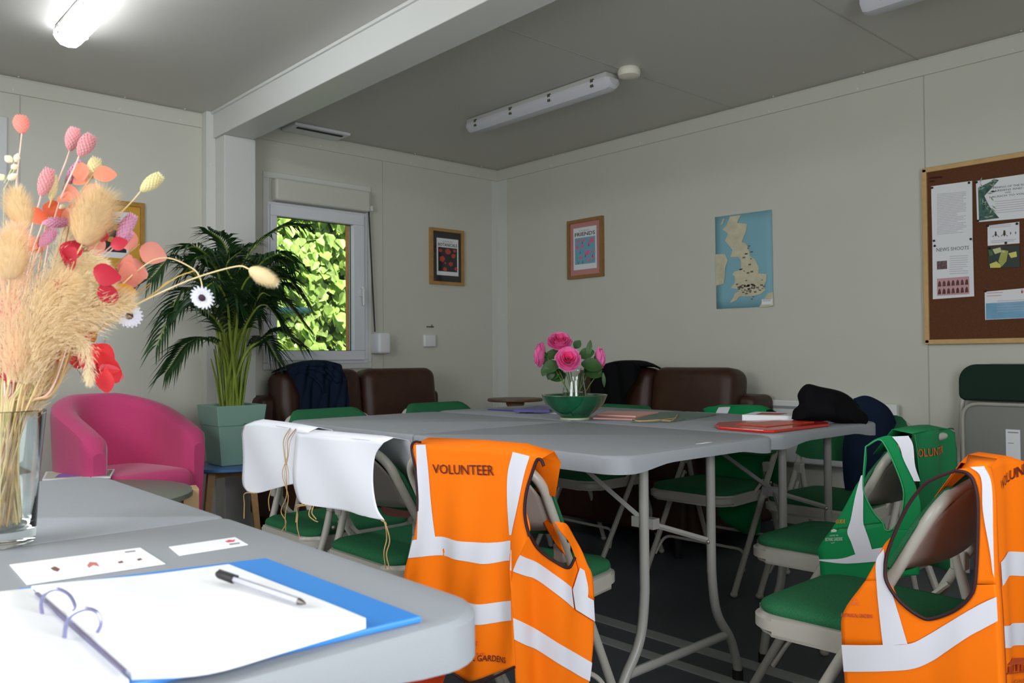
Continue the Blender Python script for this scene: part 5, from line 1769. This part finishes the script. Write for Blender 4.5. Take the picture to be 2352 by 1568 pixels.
# --- white aprons on two chairs
def twine(t, pts, r=.0016):
    return MB().tube(crom([Vector(p) for p in pts], 6), r, 6).build('jute_tie', TWINE, t, world=True)
def apron(label, chx, chy, rows, edge_rows=None, ties=(), pinkrows=None, x0=-.045):
    t = thing('apron', label, 'apron', (chx, chy, .5), 0)
    c = Cloth((chx+x0, chy+.3), (chx+x0, chy-.3), lambda a, z: .004*math.sin(a*16+z*20)-.02*max(0, .62-z)*0)
    m = MB()
    rr_ = rows_(V4, rows)
    c.patch(m, rr_, 5, 5)
    top = [c.pt(*p) for p in rr_[0]]
    m.grid([top, [p+Vector((.03, 0, .010)) for p in top], [p+Vector((.075, 0, .0)) for p in top], [p+Vector((.115, 0, -.06)) for p in top], [p+Vector((.19, 0, -.19)) for p in top]])
    m.build('cloth', mat('apron_white', (236, 237, 246), .75, spec=.2), t, world=True, solid=.0015)
    if pinkrows:
        pcl = Cloth((chx+.15, chy+.3), (chx+.15, chy-.3))
        m = MB()
        pcl.patch(m, rows_(V4, pinkrows), 4, 4)
        m.build('pink_lining', mat('apron_pink', (190, 116, 116), .8), t, world=True, solid=.0012)
    for k in ties:
        twine(t, [c.pt(*V4(*p), .004+.006*(i % 2)) for i, p in enumerate(k)])
    return t
apron('white apron with jute ties over the chair back nearest the orange vest', 1.19, 2.04,
      [[(322, 222), (450, 232), (600, 248), (740, 262), (800, 272)],
       [(316, 330), (450, 345), (600, 350), (700, 352), (748, 345)],
       [(318, 470), (450, 480), (600, 490), (690, 490), (743, 480)],
       [(345, 575), (450, 600), (600, 625), (700, 650), (770, 620)],
       [(372, 604), (450, 618), (600, 642), (720, 672), (812, 692)]],
      ties=(((812, 690), (835, 720), (832, 790), (828, 860), (820, 950)), ((812, 690), (842, 730), (848, 800), (842, 870), (845, 955)), ((800, 684), (815, 690), (822, 700), (838, 712)),
            ((400, 608), (358, 618), (348, 660), (352, 720), (350, 780)), ((380, 604), (352, 610), (345, 640), (346, 700)), ((420, 612), (422, 660), (440, 690), (466, 696)), ((432, 614), (436, 650), (450, 684))),
      pinkrows=[[(815, 280), (860, 300)], [(900, 420), (925, 420)], [(900, 540), (975, 530)], [(800, 570), (985, 600)], [(795, 650), (978, 640)], [(850, 672), (935, 678)]])
apron('white apron with jute ties over the chair back nearest the armchair', 1.205, 2.535,
      [[(62, 176), (110, 167), (200, 180), (300, 195), (405, 213)],
       [(36, 240), (120, 250), (200, 255), (300, 260), (400, 265)],
       [(38, 380), (120, 390), (200, 395), (300, 395), (400, 395)],
       [(42, 490), (120, 510), (200, 495), (300, 470), (400, 450)],
       [(66, 535), (110, 546), (200, 525), (315, 495), (400, 470)]],
      ties=(((300, 195), (272, 260), (270, 340), (295, 440), (290, 560), (265, 640), (280, 700), (262, 750)), ((335, 198), (295, 260), (285, 350), (275, 440), (300, 560), (290, 660), (275, 745)),
            ((95, 542), (68, 548), (62, 600), (70, 680)), ((110, 545), (80, 540), (66, 545)), ((200, 525), (192, 580), (186, 640))))

# ---------------------------------------------------------------- foreground table things
zT = .7405
def gslab(t, name, pts, z0, th, m, bev=0, smooth=False):
    return board(t, name, pts, z0, th, m, bev)
bd = thing('ring_binder', 'open blue ring binder with white pages on the foreground table', 'binder', ctr([(970, 1412), (610, 1280), (280, 1560), (70, 1345)], zT))
BLUE = mat('binder_blue', (58, 138, 220), .4)
board(bd, 'cover', [(612, 1280), (970, 1414), (290, 1572), (40, 1350)], zT, .006, BLUE, .002)
board(bd, 'front_cover', [(70, 1352), (300, 1575), (-100, 1760), (-420, 1500), (-100, 1370)], zT, .005, BLUE, .002)
PG = mat('page_white', (244, 245, 248), .6)
m = MB()
def zl(px, py, z):
    return Zp(px, py, z)
rows = []
pr = [((72, 1345, .752), (200, 1332, .760), (350, 1318, .756), (525, 1295, .752)),
      ((120, 1390, .756), (260, 1382, .768), (450, 1365, .762), (640, 1340, .756)),
      ((195, 1455, .756), (360, 1445, .768), (560, 1420, .762), (750, 1382, .756)),
      ((302, 1546, .752), (480, 1508, .760), (660, 1465, .758), (840, 1419, .756))]
top = [[zl(*p) for p in r] for r in pr]
full = [crom(r, 5) for r in top]
full = [list(x) for x in zip(*[crom([f[i] for f in full], 5) for i in range(len(full[0]))])]
m.grid(full)
bot = [[Vector((p.x, p.y, zT+.0065)) for p in r] for r in full]
m.grid([full[0], bot[0]]).grid([full[-1], bot[-1]]).grid([[r[0] for r in full], [r[0] for r in bot]]).grid([[r[-1] for r in full], [r[-1] for r in bot]])
m.build('right_pages', PG, bd, world=True)
m = MB()
pr = [((72, 1350, .752), (0, 1358, .758), (-90, 1372, .750)), ((140, 1420, .755), (0, 1440, .764), (-180, 1470, .750)), ((296, 1560, .752), (120, 1600, .760), (-150, 1660, .750))]
top = [[zl(*p) for p in r] for r in pr]
full = [crom(r, 5) for r in top]
full = [list(x) for x in zip(*[crom([f[i] for f in full], 5) for i in range(len(full[0]))])]
m.grid(full)
bot = [[Vector((p.x, p.y, zT+.006)) for p in r] for r in full]
m.grid([full[0], bot[0]]).grid([full[-1], bot[-1]]).grid([[r[-1] for r in full], [r[-1] for r in bot]])
m.build('left_pages', PG, bd, world=True)
RINGM = mat('ring_steel', (150, 150, 190), .25, metal=.7)
MB().tube([zl(85, 1362, .757), zl(190, 1455, .760), zl(285, 1540, .758)], .0022, 8, flat=.6).build('ring_spine', RINGM, bd, world=True)
for pts in ([(97, 1410), (95, 1385), (105, 1362), (130, 1352), (158, 1365), (172, 1390), (166, 1402)], [(148, 1465), (152, 1432), (165, 1412), (195, 1398), (222, 1405), (232, 1430), (224, 1452)]):
    P0, P1 = zl(*pts[0], .757), zl(*pts[-1], .762)
    dd = (P0-EYE).dot(fw)
    d1 = (P1-EYE).dot(fw)
    n = len(pts)-1
    MB().tube(crom([at_dist(px, py, dd+(d1-dd)*i/n) for i, (px, py) in enumerate(pts)], 5), .0016, 8).build('ring', RINGM, bd, world=True)
pen = thing('ballpoint_pen', 'clear ballpoint pen with black cap on the open binder pages', 'pen', tuple(zl(600, 1350, .765)))
a, b = zl(500, 1317, .768), zl(702, 1386, .763)
d = (b-a).normalized()
Lp = (b-a).length
MB().tube([a, a+d*.004, a+d*Lp*.20, a+d*Lp*.21], [.0030, .0042, .0046, .0040], 12).build('cap', DARK, pen, world=True)
MB().tube([a+d*Lp*.02+Vector((0, 0, .004)), a+d*Lp*.25+Vector((0, 0, .004))], .0012, 6).build('clip', DARK, pen, world=True)
MB().tube([a+d*Lp*.2, a+d*Lp*.93], .0034, 6).build('barrel', mat('pen_clear', (214, 214, 230), .15, trans=.5), pen, world=True)
MB().tube([a+d*Lp*.93, a+d*Lp*.97, b], [.0034, .0022, .0006], 8).build('tip', mat('pen_tip', (90, 84, 80), .3, metal=.6), pen, world=True)
MB().tube([a+d*Lp*.2, a+d*Lp*.9], .0012, 6).build('refill', INK, pen, world=True)
def card(label, pts, marks):
    t = thing('card', label, 'card', ctr(pts, zT))
    board(t, 'paper', pts, zT, .0008, PG)
    for nm, ps, m_ in marks:
        board(t, nm, ps, zT+.0009, .0002, m_)
    return t
BR = mat('insect_brown', (120, 84, 78), .7)
RD = mat('insect_red', (196, 120, 112), .7)
card('white identification card with four small insects on the foreground table', [(22, 1296), (322, 1257), (380, 1294), (62, 1342)],
     [('insect', [(116, 1304), (126, 1300), (138, 1306), (132, 1312), (122, 1309)], BR), ('insect', [(200, 1298), (206, 1290), (222, 1291), (228, 1300), (214, 1297), (204, 1303)], RD), ('insect', [(270, 1290), (280, 1287), (284, 1291), (274, 1293)], BR), ('insect', [(314, 1284), (322, 1281), (327, 1284), (318, 1287)], BR),
      ('caption', [(286, 1266), (310, 1263), (312, 1266), (288, 1269)], GREYINK)])
card('narrow blank white slip with a red emblem on the foreground table', [(388, 1255), (540, 1233), (570, 1250), (412, 1275)],
     [('emblem', [(517, 1243), (526, 1239), (534, 1240), (540, 1238), (538, 1243), (524, 1245)], mat('emblem_red', (220, 80, 90), .7)), ('caption', [(526, 1248), (550, 1245), (551, 1248), (528, 1251)], GREYINK)])

# ---------------------------------------------------------------- glass vase of dried flowers
VC = Vector((.232, 1.285, zT))
fvz = thing('glass_vase', 'tall clear glass vase of dried flowers on the foreground table', 'vase', tuple(VC))
prof = [(0, 0), (.038, 0), (.043, .003), (.0445, .02), (.048, .09), (.056, .178)]
MB().lathe(prof+[(.0545, .179), (.0535, .178)]+[(.0455, .09), (.042, .028), (.036, .020), (0, .018)], seg=48).build('glass', CLEAR, fvz)
DV = (VC-EYE).dot(fw)
STRAW = mat('straw', (224, 200, 150), .8, noise_amt=.15, noise_scale=40)
STRAWP = mat('straw_pink', (232, 194, 178), .8, noise_amt=.15, noise_scale=40)
OCHRE = mat('straw_brown', (180, 146, 98), .8, noise_amt=.2, noise_scale=40)
GSTR = mat('straw_green', (190, 190, 132), .8)
ORST = mat('straw_orange', (206, 132, 88), .8)
PINKH = leaf_mat('dried_pink', (238, 178, 182), .3, .8, .15)
LILAC = leaf_mat('dried_lilac', (228, 174, 200), .3, .8, .15)
SALM = leaf_mat('dried_salmon', (240, 166, 152), .3, .8, .15)
CREAM = leaf_mat('dried_cream', (246, 236, 190), .35, .8, .1)
IVORY = leaf_mat('dried_ivory', (246, 240, 214), .35, .8, .08)
CORAL = leaf_mat('leaf_coral', (242, 152, 122), .4, .5, .15)
CRIM = leaf_mat('leaf_crimson', (188, 34, 56), .3, .5, .15)
REDL = leaf_mat('leaf_red', (236, 58, 66), .35, .5, .15)
GOLD = leaf_mat('leaf_gold', (226, 160, 44), .35, .5, .15)
FUZZ = leaf_mat('fuzz_tan', (240, 220, 182), .5, .9, .08)
FUZZP = leaf_mat('fuzz_pale', (252, 238, 208), .5, .9, .08)
random.seed(31)
def vpt(px, py, dd=0):
    return at_dist(px, py, DV+dd)
fcount = [0]
def base_pt():
    a = fcount[0]*2.399
    fcount[0] += 1
    r = .030*math.sqrt((fcount[0] % 9)/9)
    return VC+Vector((r*math.cos(a), r*math.sin(a), .024))
def stem(t, pts, m=STRAW, r=.0010, name='stem', mid=True):
    b = base_pt()
    e = Vector(pts[0])
    q = VC+Vector((0, 0, .175))
    # where the stem leaves the rim
    dirv = (e-q)
    lim = .043
    h = Vector((dirv.x, dirv.y, 0))
    k = min(1, lim/max(1e-6, h.length*.45))
    rim = q+h*.45*k if h.length*.45 > lim else q+h*.45
    P = [b, rim]+[Vector(p) for p in pts]
    MB().tube(crom(P, 7), r, 5).build(name, m, t, world=True)
def fzhead(t, a, b, rad, m, n=240, hair=.006, prof=None, name='head', hw=.00035, spread=.9):
    """fuzzy spike: a soft core and many little bristles pointing to the tip"""
    a, b = Vector(a), Vector(b)
    d = (b-a)
    L = d.length
    d.normalize()
    x = d.cross(Vector((.3, .2, 1))).normalized()
    y = d.cross(x)
    pf = prof or (lambda s: math.sin(math.pi*min(1, s*.93+.06))**.6)
    mb = MB()
    P = [a+d*L*k/12 for k in range(13)]
    mb.tube(P, [max(.0004, rad*.86*pf(k/12)) for k in range(13)], 12)
    for k in range(int(n*1.8)):
        s = random.random()
        ph = random.uniform(0, 2*math.pi)
        o = x*math.cos(ph)+y*math.sin(ph)
        p = a+d*L*s+o*rad*.8*pf(s)
        dr = (o*spread+d*random.uniform(.6, 1.3)).normalized()
        q = p+dr*hair*random.uniform(.7, 1.3)
        w_ = dr.cross(o).normalized()*hw
        mb.bm.faces.new([mb.bm.verts.new(v) for v in (p-w_, p+w_, q)])
    return mb.build(name, m, t, world=True, sharp=180)
def scalehead(t, a, b, rad, m, name='head'):
    """canary grass head: egg of overlapping pointed scales"""
    a, b = Vector(a), Vector(b)
    d = b-a
    L = d.length
    d.normalize()
    x = d.cross(Vector((.3, .2, 1))).normalized()
    y = d.cross(x)
    pf = lambda s: max(.12, math.sin(math.pi*(s*.86+.07))**.75)
    mb = MB()
    mb.tube([a+d*L*k/10 for k in range(11)], [rad*.8*pf(k/10) for k in range(11)], 10)
    nr = 11
    for j in range(nr):
        s = j/(nr-1)*.92
        nk = 11
        for k in range(nk):
            ph = 2*math.pi*(k+.5*(j % 2))/nk
            o = x*math.cos(ph)+y*math.sin(ph)
            tg = d.cross(o)
            p = a+d*L*s+o*rad*.72*pf(s)
            w_ = tg*rad*.34*pf(s)
            q = p+d*L*.17+o*rad*.30
            mid = p+d*L*.08+o*rad*.26
            v = [mb.bm.verts.new(z_) for z_ in (p, mid+w_, q, mid-w_)]
            mb.bm.faces.new(v)
    return mb.build(name, m, t, world=True, smooth=False)
def dried(nm, label, cat, grp=None):
    return thing(nm, label, cat, tuple(VC+Vector((0, 0, .02))), 0, grp)
CG = 'dried canary grass heads in the foreground vase'
heads = [ # base px, tip px, radius px, colour, depth, label bits
    ((50, 306), (48, 268), 17, SALM, .0, 'salmon pink dried grass head standing tallest at the far left'),
    ((160, 346), (172, 296), 16, PINKH, .02, 'pink dried grass head, left one of the pair standing high'),
    ((182, 358), (210, 312), 17, PINKH, -.01, 'pink dried grass head, right one of the pair standing high'),
    ((94, 450), (114, 390), 16, PINKH, .0, 'pink dried grass head beside the cream one on the left'),
    ((152, 424), (188, 374), 14, LILAC, .02, 'lilac pink dried grass head below the high pair'),
    ((118, 460), (122, 404), 12, CREAM, .01, 'pale cream dried grass head between two pink ones'),
    ((208, 410), (222, 364), 15, CREAM, .01, 'pale cream dried grass head beside the coral leaves'),
    ((324, 438), (368, 404), 15, CREAM, -.01, 'cream dried grass head leaning out alone to the right'),
    ((270, 550), (306, 496), 15, LILAC, -.02, 'lilac dried grass head in front of the yellow framed print'),
    ((262, 568), (300, 534), 12, LILAC, .0, 'lilac dried grass head just under another near the yellow print'),
    ((98, 512), (156, 510), 12, LILAC, -.01, 'lilac dried grass head lying sideways across the bunch'),
    ((92, 566), (124, 528), 13, LILAC, -.03, 'lilac dried grass head below the sideways one')]
for bp, tp, rp_, m_, dd, lb in heads:
    t = dried('canary_grass', lb, 'dried flower', CG)
    a, b = vpt(*bp, dd), vpt(*tp, dd)
    rr_ = rp_*DV/FPX
    scalehead(t, a, b, rr_, m_)
    stem(t, [a.lerp(VC+Vector((0, 0, .2)), .35)+Vector((0, 0, .01)), a], STRAWP if m_ is not CREAM else STRAW, .0009)
# bunny tails and big feathery heads
def tail(lb, bp, tp, rpx, m_, dd, hair=.008, n=500, path=None, grp=None):
    t = dried('bunny_tail', lb, 'dried flower', grp)
    a, b = vpt(*bp, dd), vpt(*tp, dd)
    fzhead(t, a, b, rpx*DV/FPX, m_, n, hair)
    if path:
        stem(t, [vpt(*p, dd*.6) for p in path]+[a], STRAW, .0011)
    else:
        stem(t, [a.lerp(VC+Vector((0, 0, .2)), .4), a], STRAW, .0011)
tail('soft pale bunny tail head arching far out to the right of the vase', (574, 618), (634, 650), 19, FUZZP, -.02, .006, 900, [(60, 860), (190, 770), (300, 706), (430, 645), (540, 612)])
tail('large tan feathery head in the middle of the dried bunch', (190, 560), (238, 448), 42, FUZZ, -.04, .022, 1500)
tail('large tan bunny tail head at the left of the dried bunch', (58, 520), (32, 440), 27, FUZZ, -.05, .012, 900)
tail('blurry tan bunny tail at the left edge low in the bunch', (22, 640), (28, 540), 34, FUZZ, -.08, .014, 900)
# cream quaking grass
qg = dried('quaking_grass', 'white dried quaking grass husks at the far left edge', 'dried flower')
for a, b, r_ in (((28, 372), (12, 358), 9), ((36, 372), (42, 352), 7), ((26, 386), (42, 380), 7), ((18, 412), (40, 400), 8), ((-4, 412), (10, 402), 9), ((150, 472), (136, 478), 6)):
    P0, P1 = vpt(*a), vpt(*b)
    MB().tube([P0, P0.lerp(P1, .25), P0.lerp(P1, .6), P1], [.001, r_*.9*DV/FPX, r_*DV/FPX, .001], 10).build('husk', IVORY, qg, world=True)
m = MB()
for k in (((10, 420), (28, 385), (36, 362)), ((12, 430), (30, 395), (38, 385))):
    m.tube(crom([vpt(*p) for p in k], 5), .0006, 5)
m.build('stalk', GSTR, qg, world=True)
stem(qg, [vpt(8, 560), vpt(10, 430)], GSTR, .0009)
# plumes
def plume(lb, pts, wpx, m_, n=1700, dd=0, hair=.012, nm='plume_grass', cat='dried grass'):
    t = dried(nm, lb, cat)
    P = crom([vpt(*p, dd) for p in pts], 10)
    mb = MB()
    N = len(P)
    mb.tube(P, .0012, 5)
    for k in range(int(n*1.7)):
        s = random.random()
        i = min(N-2, int(s*(N-1)))
        p = P[i].lerp(P[i+1], s*(N-1)-i)
        d = (P[i+1]-P[i]).normalized()
        r_ = wpx*DV/FPX*(math.sin(math.pi*(.1+.85*s))**.7)
        off = (RI*random.gauss(0, .5)+UP*random.gauss(0, .5)+fw*random.gauss(0, .45))
        off = (off-d*off.dot(d))*r_*.9
        q0 = p+off
        dr = (d+off.normalized()*random.uniform(.2, .9)+Vector((0, 0, -.15))).normalized()
        q = q0+dr*hair*random.uniform(.6, 1.4)
        w_ = dr.cross(fw).normalized()*.0004
        mb.bm.faces.new([mb.bm.verts.new(v) for v in (q0-w_, q0+w_, q)])
    mb.build('plume', m_, t, world=True, sharp=180)
    stem(t, [P[0]], STRAW, .0012)
plume('broad tan plume spreading right across the middle of the dried bunch', [(60, 830), (110, 760), (190, 720), (300, 690)], 62, FUZZ, 2600, -.03)
plume('tan plume curving upward in the lower left of the dried bunch', [(50, 880), (70, 780), (110, 690), (170, 640)], 62, FUZZ, 2600, -.05)
plume('pinkish tan plume rising along the left edge of the photo', [(25, 860), (22, 720), (25, 600), (40, 520)], 46, leaf_mat('fuzz_peach', (240, 208, 176), .4, .9, .08), 2200, -.06)
plume('pale curly plume in front of the crimson leaves', [(90, 720), (130, 650), (180, 610), (240, 610)], 44, FUZZP, 2400, -.02, .009)
plume('second pale curly plume spreading right below the first', [(90, 770), (150, 700), (200, 655), (255, 650)], 40, FUZZP, 2200, -.03, .009)
plume('small pale plume drooping beside the red leaves', [(130, 790), (170, 775), (195, 800), (205, 850), (206, 880)], 17, FUZZP, 700, -.02, .007)
plume('cream plume behind the large feathery head', [(130, 620), (150, 560), (170, 530), (185, 520)], 28, FUZZP, 900, .02, .008)
plume('tan plume low behind the vase stems', [(60, 960), (90, 880), (120, 820), (180, 790)], 34, FUZZ, 1500, .0, .010)
# leaf sprigs
def sprig(lb, path, lv, m_, size, nm='leaf_sprig', sm=OCHRE, dd=0):
    t = dried(nm, lb, 'dried leaves')
    P = [vpt(*p, dd) for p in path]
    stem(t, P, sm, .0009)
    for px, py, dx, dy, sc in lv:
        c = vpt(px, py, dd+random.uniform(-.012, .012))
        d = RI*dx-UP*dy+fw*random.uniform(-.35, .35)
        nrm = camdir+RI*random.uniform(-.5, .5)+UP*random.uniform(-.4, .5)
        leafs(t, 'leaf', [(c, d, nrm, size*sc*1.05, size*sc*.46)], m_)
sprig('coral eucalyptus sprig behind the pink heads at upper left', [(150, 560), (170, 470), (215, 400)],
      [(200, 420, -.8, -.5, 1), (215, 405, 1, -.3, 1.05), (195, 430, 1, .6, 1.1), (180, 440, -1, .1, 1.1), (175, 450, 1, .7, 1.1), (165, 460, -1, -.4, .9), (190, 415, -.2, -1, 1), (150, 480, .7, 1, 1), (160, 470, 1, .4, .9), (200, 450, .8, .8, 1)], CORAL, .025)
sprig('orange coral sprig low beside the lilac head', [(90, 620), (100, 540), (130, 500)],
      [(110, 500, -1, -.2, 1), (112, 498, .2, -1, .9), (120, 500, 1, -.1, 1), (85, 570, -.9, -.5, 1), (82, 580, .5, -1, .9), (60, 590, -1, -.3, .8)], leaf_mat('leaf_orange', (226, 104, 66), .35, .5, .12), .026)
sprig('coral sprig reaching right in front of the yellow print', [(190, 660), (250, 620), (320, 560)],
      [(300, 575, -.1, -1, 1), (322, 570, 1, .4, 1.2), (290, 600, .3, 1, 1.2), (270, 610, 1, .3, 1.3), (255, 610, -.4, .9, 1.1), (245, 610, .1, 1, 1.3), (300, 585, -.2, 1, 1.1), (285, 640, .9, -.2, 1), (230, 590, -.4, -1, 1)], leaf_mat('leaf_coral2', (240, 156, 138), .4, .5, .15), .028)
sprig('crimson leaf sprig deep in the middle of the bunch', [(110, 760), (150, 660), (170, 600)],
      [(150, 600, .4, -1, 1.4), (175, 570, -.6, .8, 1.5), (215, 620, .8, .3, 1.5), (235, 650, .4, .9, 1.3), (150, 650, -.9, .3, 1.0), (255, 565, 1, -.3, .9), (250, 545, -.6, -.2, .9)], CRIM, .022, dd=-.05)
sprig('long dark crimson leaves among the lower stems', [(30, 960), (35, 860), (30, 760)],
      [(28, 880, 0, -1, 1.8), (38, 870, .1, -1, 2.0), (18, 860, -.1, -1, 1.6), (60, 880, .2, -1, 1.4), (24, 750, 0, -1, 1.6)], CRIM, .030)
sprig('bright red leaf cluster drooping at the right of the vase', [(110, 880), (170, 800), (205, 780)],
      [(195, 785, .3, -1, .9), (190, 790, -.3, 1, 1.5), (215, 795, .8, .6, 1.4), (230, 810, .7, 1, 1.5), (222, 815, .1, 1, 1.6), (240, 830, .5, 1, 1.4), (212, 800, -.3, 1, 1.3), (150, 815, -.5, .3, .8), (205, 820, .2, 1, 1.3), (245, 850, -.1, 1, 1.3), (228, 835, .9, .2, 1.3), (250, 835, .3, 1, 1.2), (200, 800, .9, .3, 1.2)], REDL, .022)
sprig('single pale pink leaf on the red cluster', [(120, 890), (190, 820), (230, 835)], [(232, 838, .5, .5, 1.1)], leaf_mat('leaf_pale_pink', (244, 120, 130), .35, .5, .08), .028)
sprig('golden leaf sprig right of the plumes', [(100, 900), (180, 760), (250, 690)],
      [(255, 675, 1, -.1, 1.1), (258, 680, .9, .4, 1.1), (215, 690, -.6, .5, 1.2), (205, 700, .9, -.5, 1.1), (190, 745, -.5, .8, 1.1), (215, 740, -.2, 1, 1.0)], GOLD, .026)
# daisies
def daisy(lb, c, r_, face, path, dd):
    t = dried('dried_daisy', lb, 'daisy')
    C0 = vpt(*c, dd)
    f = Vector(face).normalized()
    x = f.cross(Vector((0, 0, 1))).normalized()
    y = f.cross(x)
    R_ = r_*DV/FPX
    m = MB()
    for k in range(18):
        a = 2*math.pi*k/18
        for rr_, up in ((1, .0), (.85, .12)):
            a2 = a+(.17 if up else 0)
            d = x*math.cos(a2)+y*math.sin(a2)
            s_ = f.cross(d)
            rows = []
            for j in range(5):
                v = j/4
                wv = R_*.135*math.sin(math.pi*(.15+.72*v))
                p = C0+d*R_*rr_*(.15+.85*v)+f*R_*(.10*v*v+up)
                rows.append([p-s_*wv+f*wv*.3, p, p+s_*wv+f*wv*.3])
            m.grid(rows)
    m.build('petals', leaf_mat('daisy_white', (240, 240, 250), .3, .6, .03), t, world=True, sharp=90)
    MB().ell(C0+f*R_*.10, (R_*.30,)*3, 10, 8).build('disc', mat('daisy_disc', (56, 34, 44), .8), t, world=True)
    stem(t, [vpt(*p, dd*.7) for p in path]+[C0-f*R_*.1], STRAW, .0009)
daisy('white dried daisy with dark centre hanging in front of the palm', (466, 682), 29, camdir+UP*-.45+RI*-.1, [(60, 850), (200, 730), (320, 618), (380, 592), (440, 615), (460, 640)], -.01)
daisy('white dried daisy right of the plumes against the grey wall', (298, 724), 30, camdir+UP*-.3+RI*.35, [(80, 900), (180, 800), (250, 745)], .03)
# bare twigs
def twig(lb, paths, m_=OCHRE, dd=0, r=.0008):
    t = dried('dried_twig', lb, 'twig')
    for i, p in enumerate(paths):
        P = [vpt(*q, dd) for q in p]
        if i == 0:
            stem(t, P, m_, r)
        else:
            MB().tube(crom(P, 5), r*.8, 5).build('side_twig', m_, t, world=True)
twig('forked brown twig reaching right below the daisy', [[(110, 860), (200, 760), (290, 690), (345, 650)], [(300, 695), (330, 670), (348, 652)], [(240, 745), (270, 730), (300, 726)]], OCHRE, .01)
twig('golden arching grass stem toward the palm', [[(120, 860), (250, 740), (330, 690), (400, 640), (445, 622)], [(360, 670), (380, 650), (400, 642)]], mat('straw_gold', (206, 170, 84), .8), .0)
twig('thin dark twig rising behind the wall print', [[(150, 840), (260, 720), (300, 640), (298, 600)], [(290, 665), (300, 640), (296, 620)]], mat('twig_dark', (96, 62, 60), .8), .04, .0005)
twig('fine brown twig hanging down toward the armchair', [[(140, 830), (170, 840), (198, 878)]], OCHRE, .02, .0005)
# loose straw stems filling the vase
cols = [STRAW, STRAWP, OCHRE, GSTR, ORST, STRAW, STRAWP, OCHRE]
LOC = ['tan', 'pinkish', 'brown', 'pale green', 'orange', 'straw coloured', 'dusty pink', 'dark straw']
for k in range(40):
    t = dried('dried_reed', 'thin %s dried reed in the crowded foreground vase' % LOC[k % 8], 'dried reed', '%s dried reeds in the foreground vase' % LOC[k % 8])
    x = -45+5.2*k+random.uniform(-8, 8)
    y = 800-abs(k-12)*2+random.uniform(-60, 60)
    if k % 8 in (2, 7):
        x = random.uniform(70, 185)
    stem(t, [vpt(20+(x-20)*.7, 900, random.uniform(-.02, .04)), vpt(x, y, random.uniform(-.03, .05))], cols[k % 8], random.uniform(.0012, .0022))
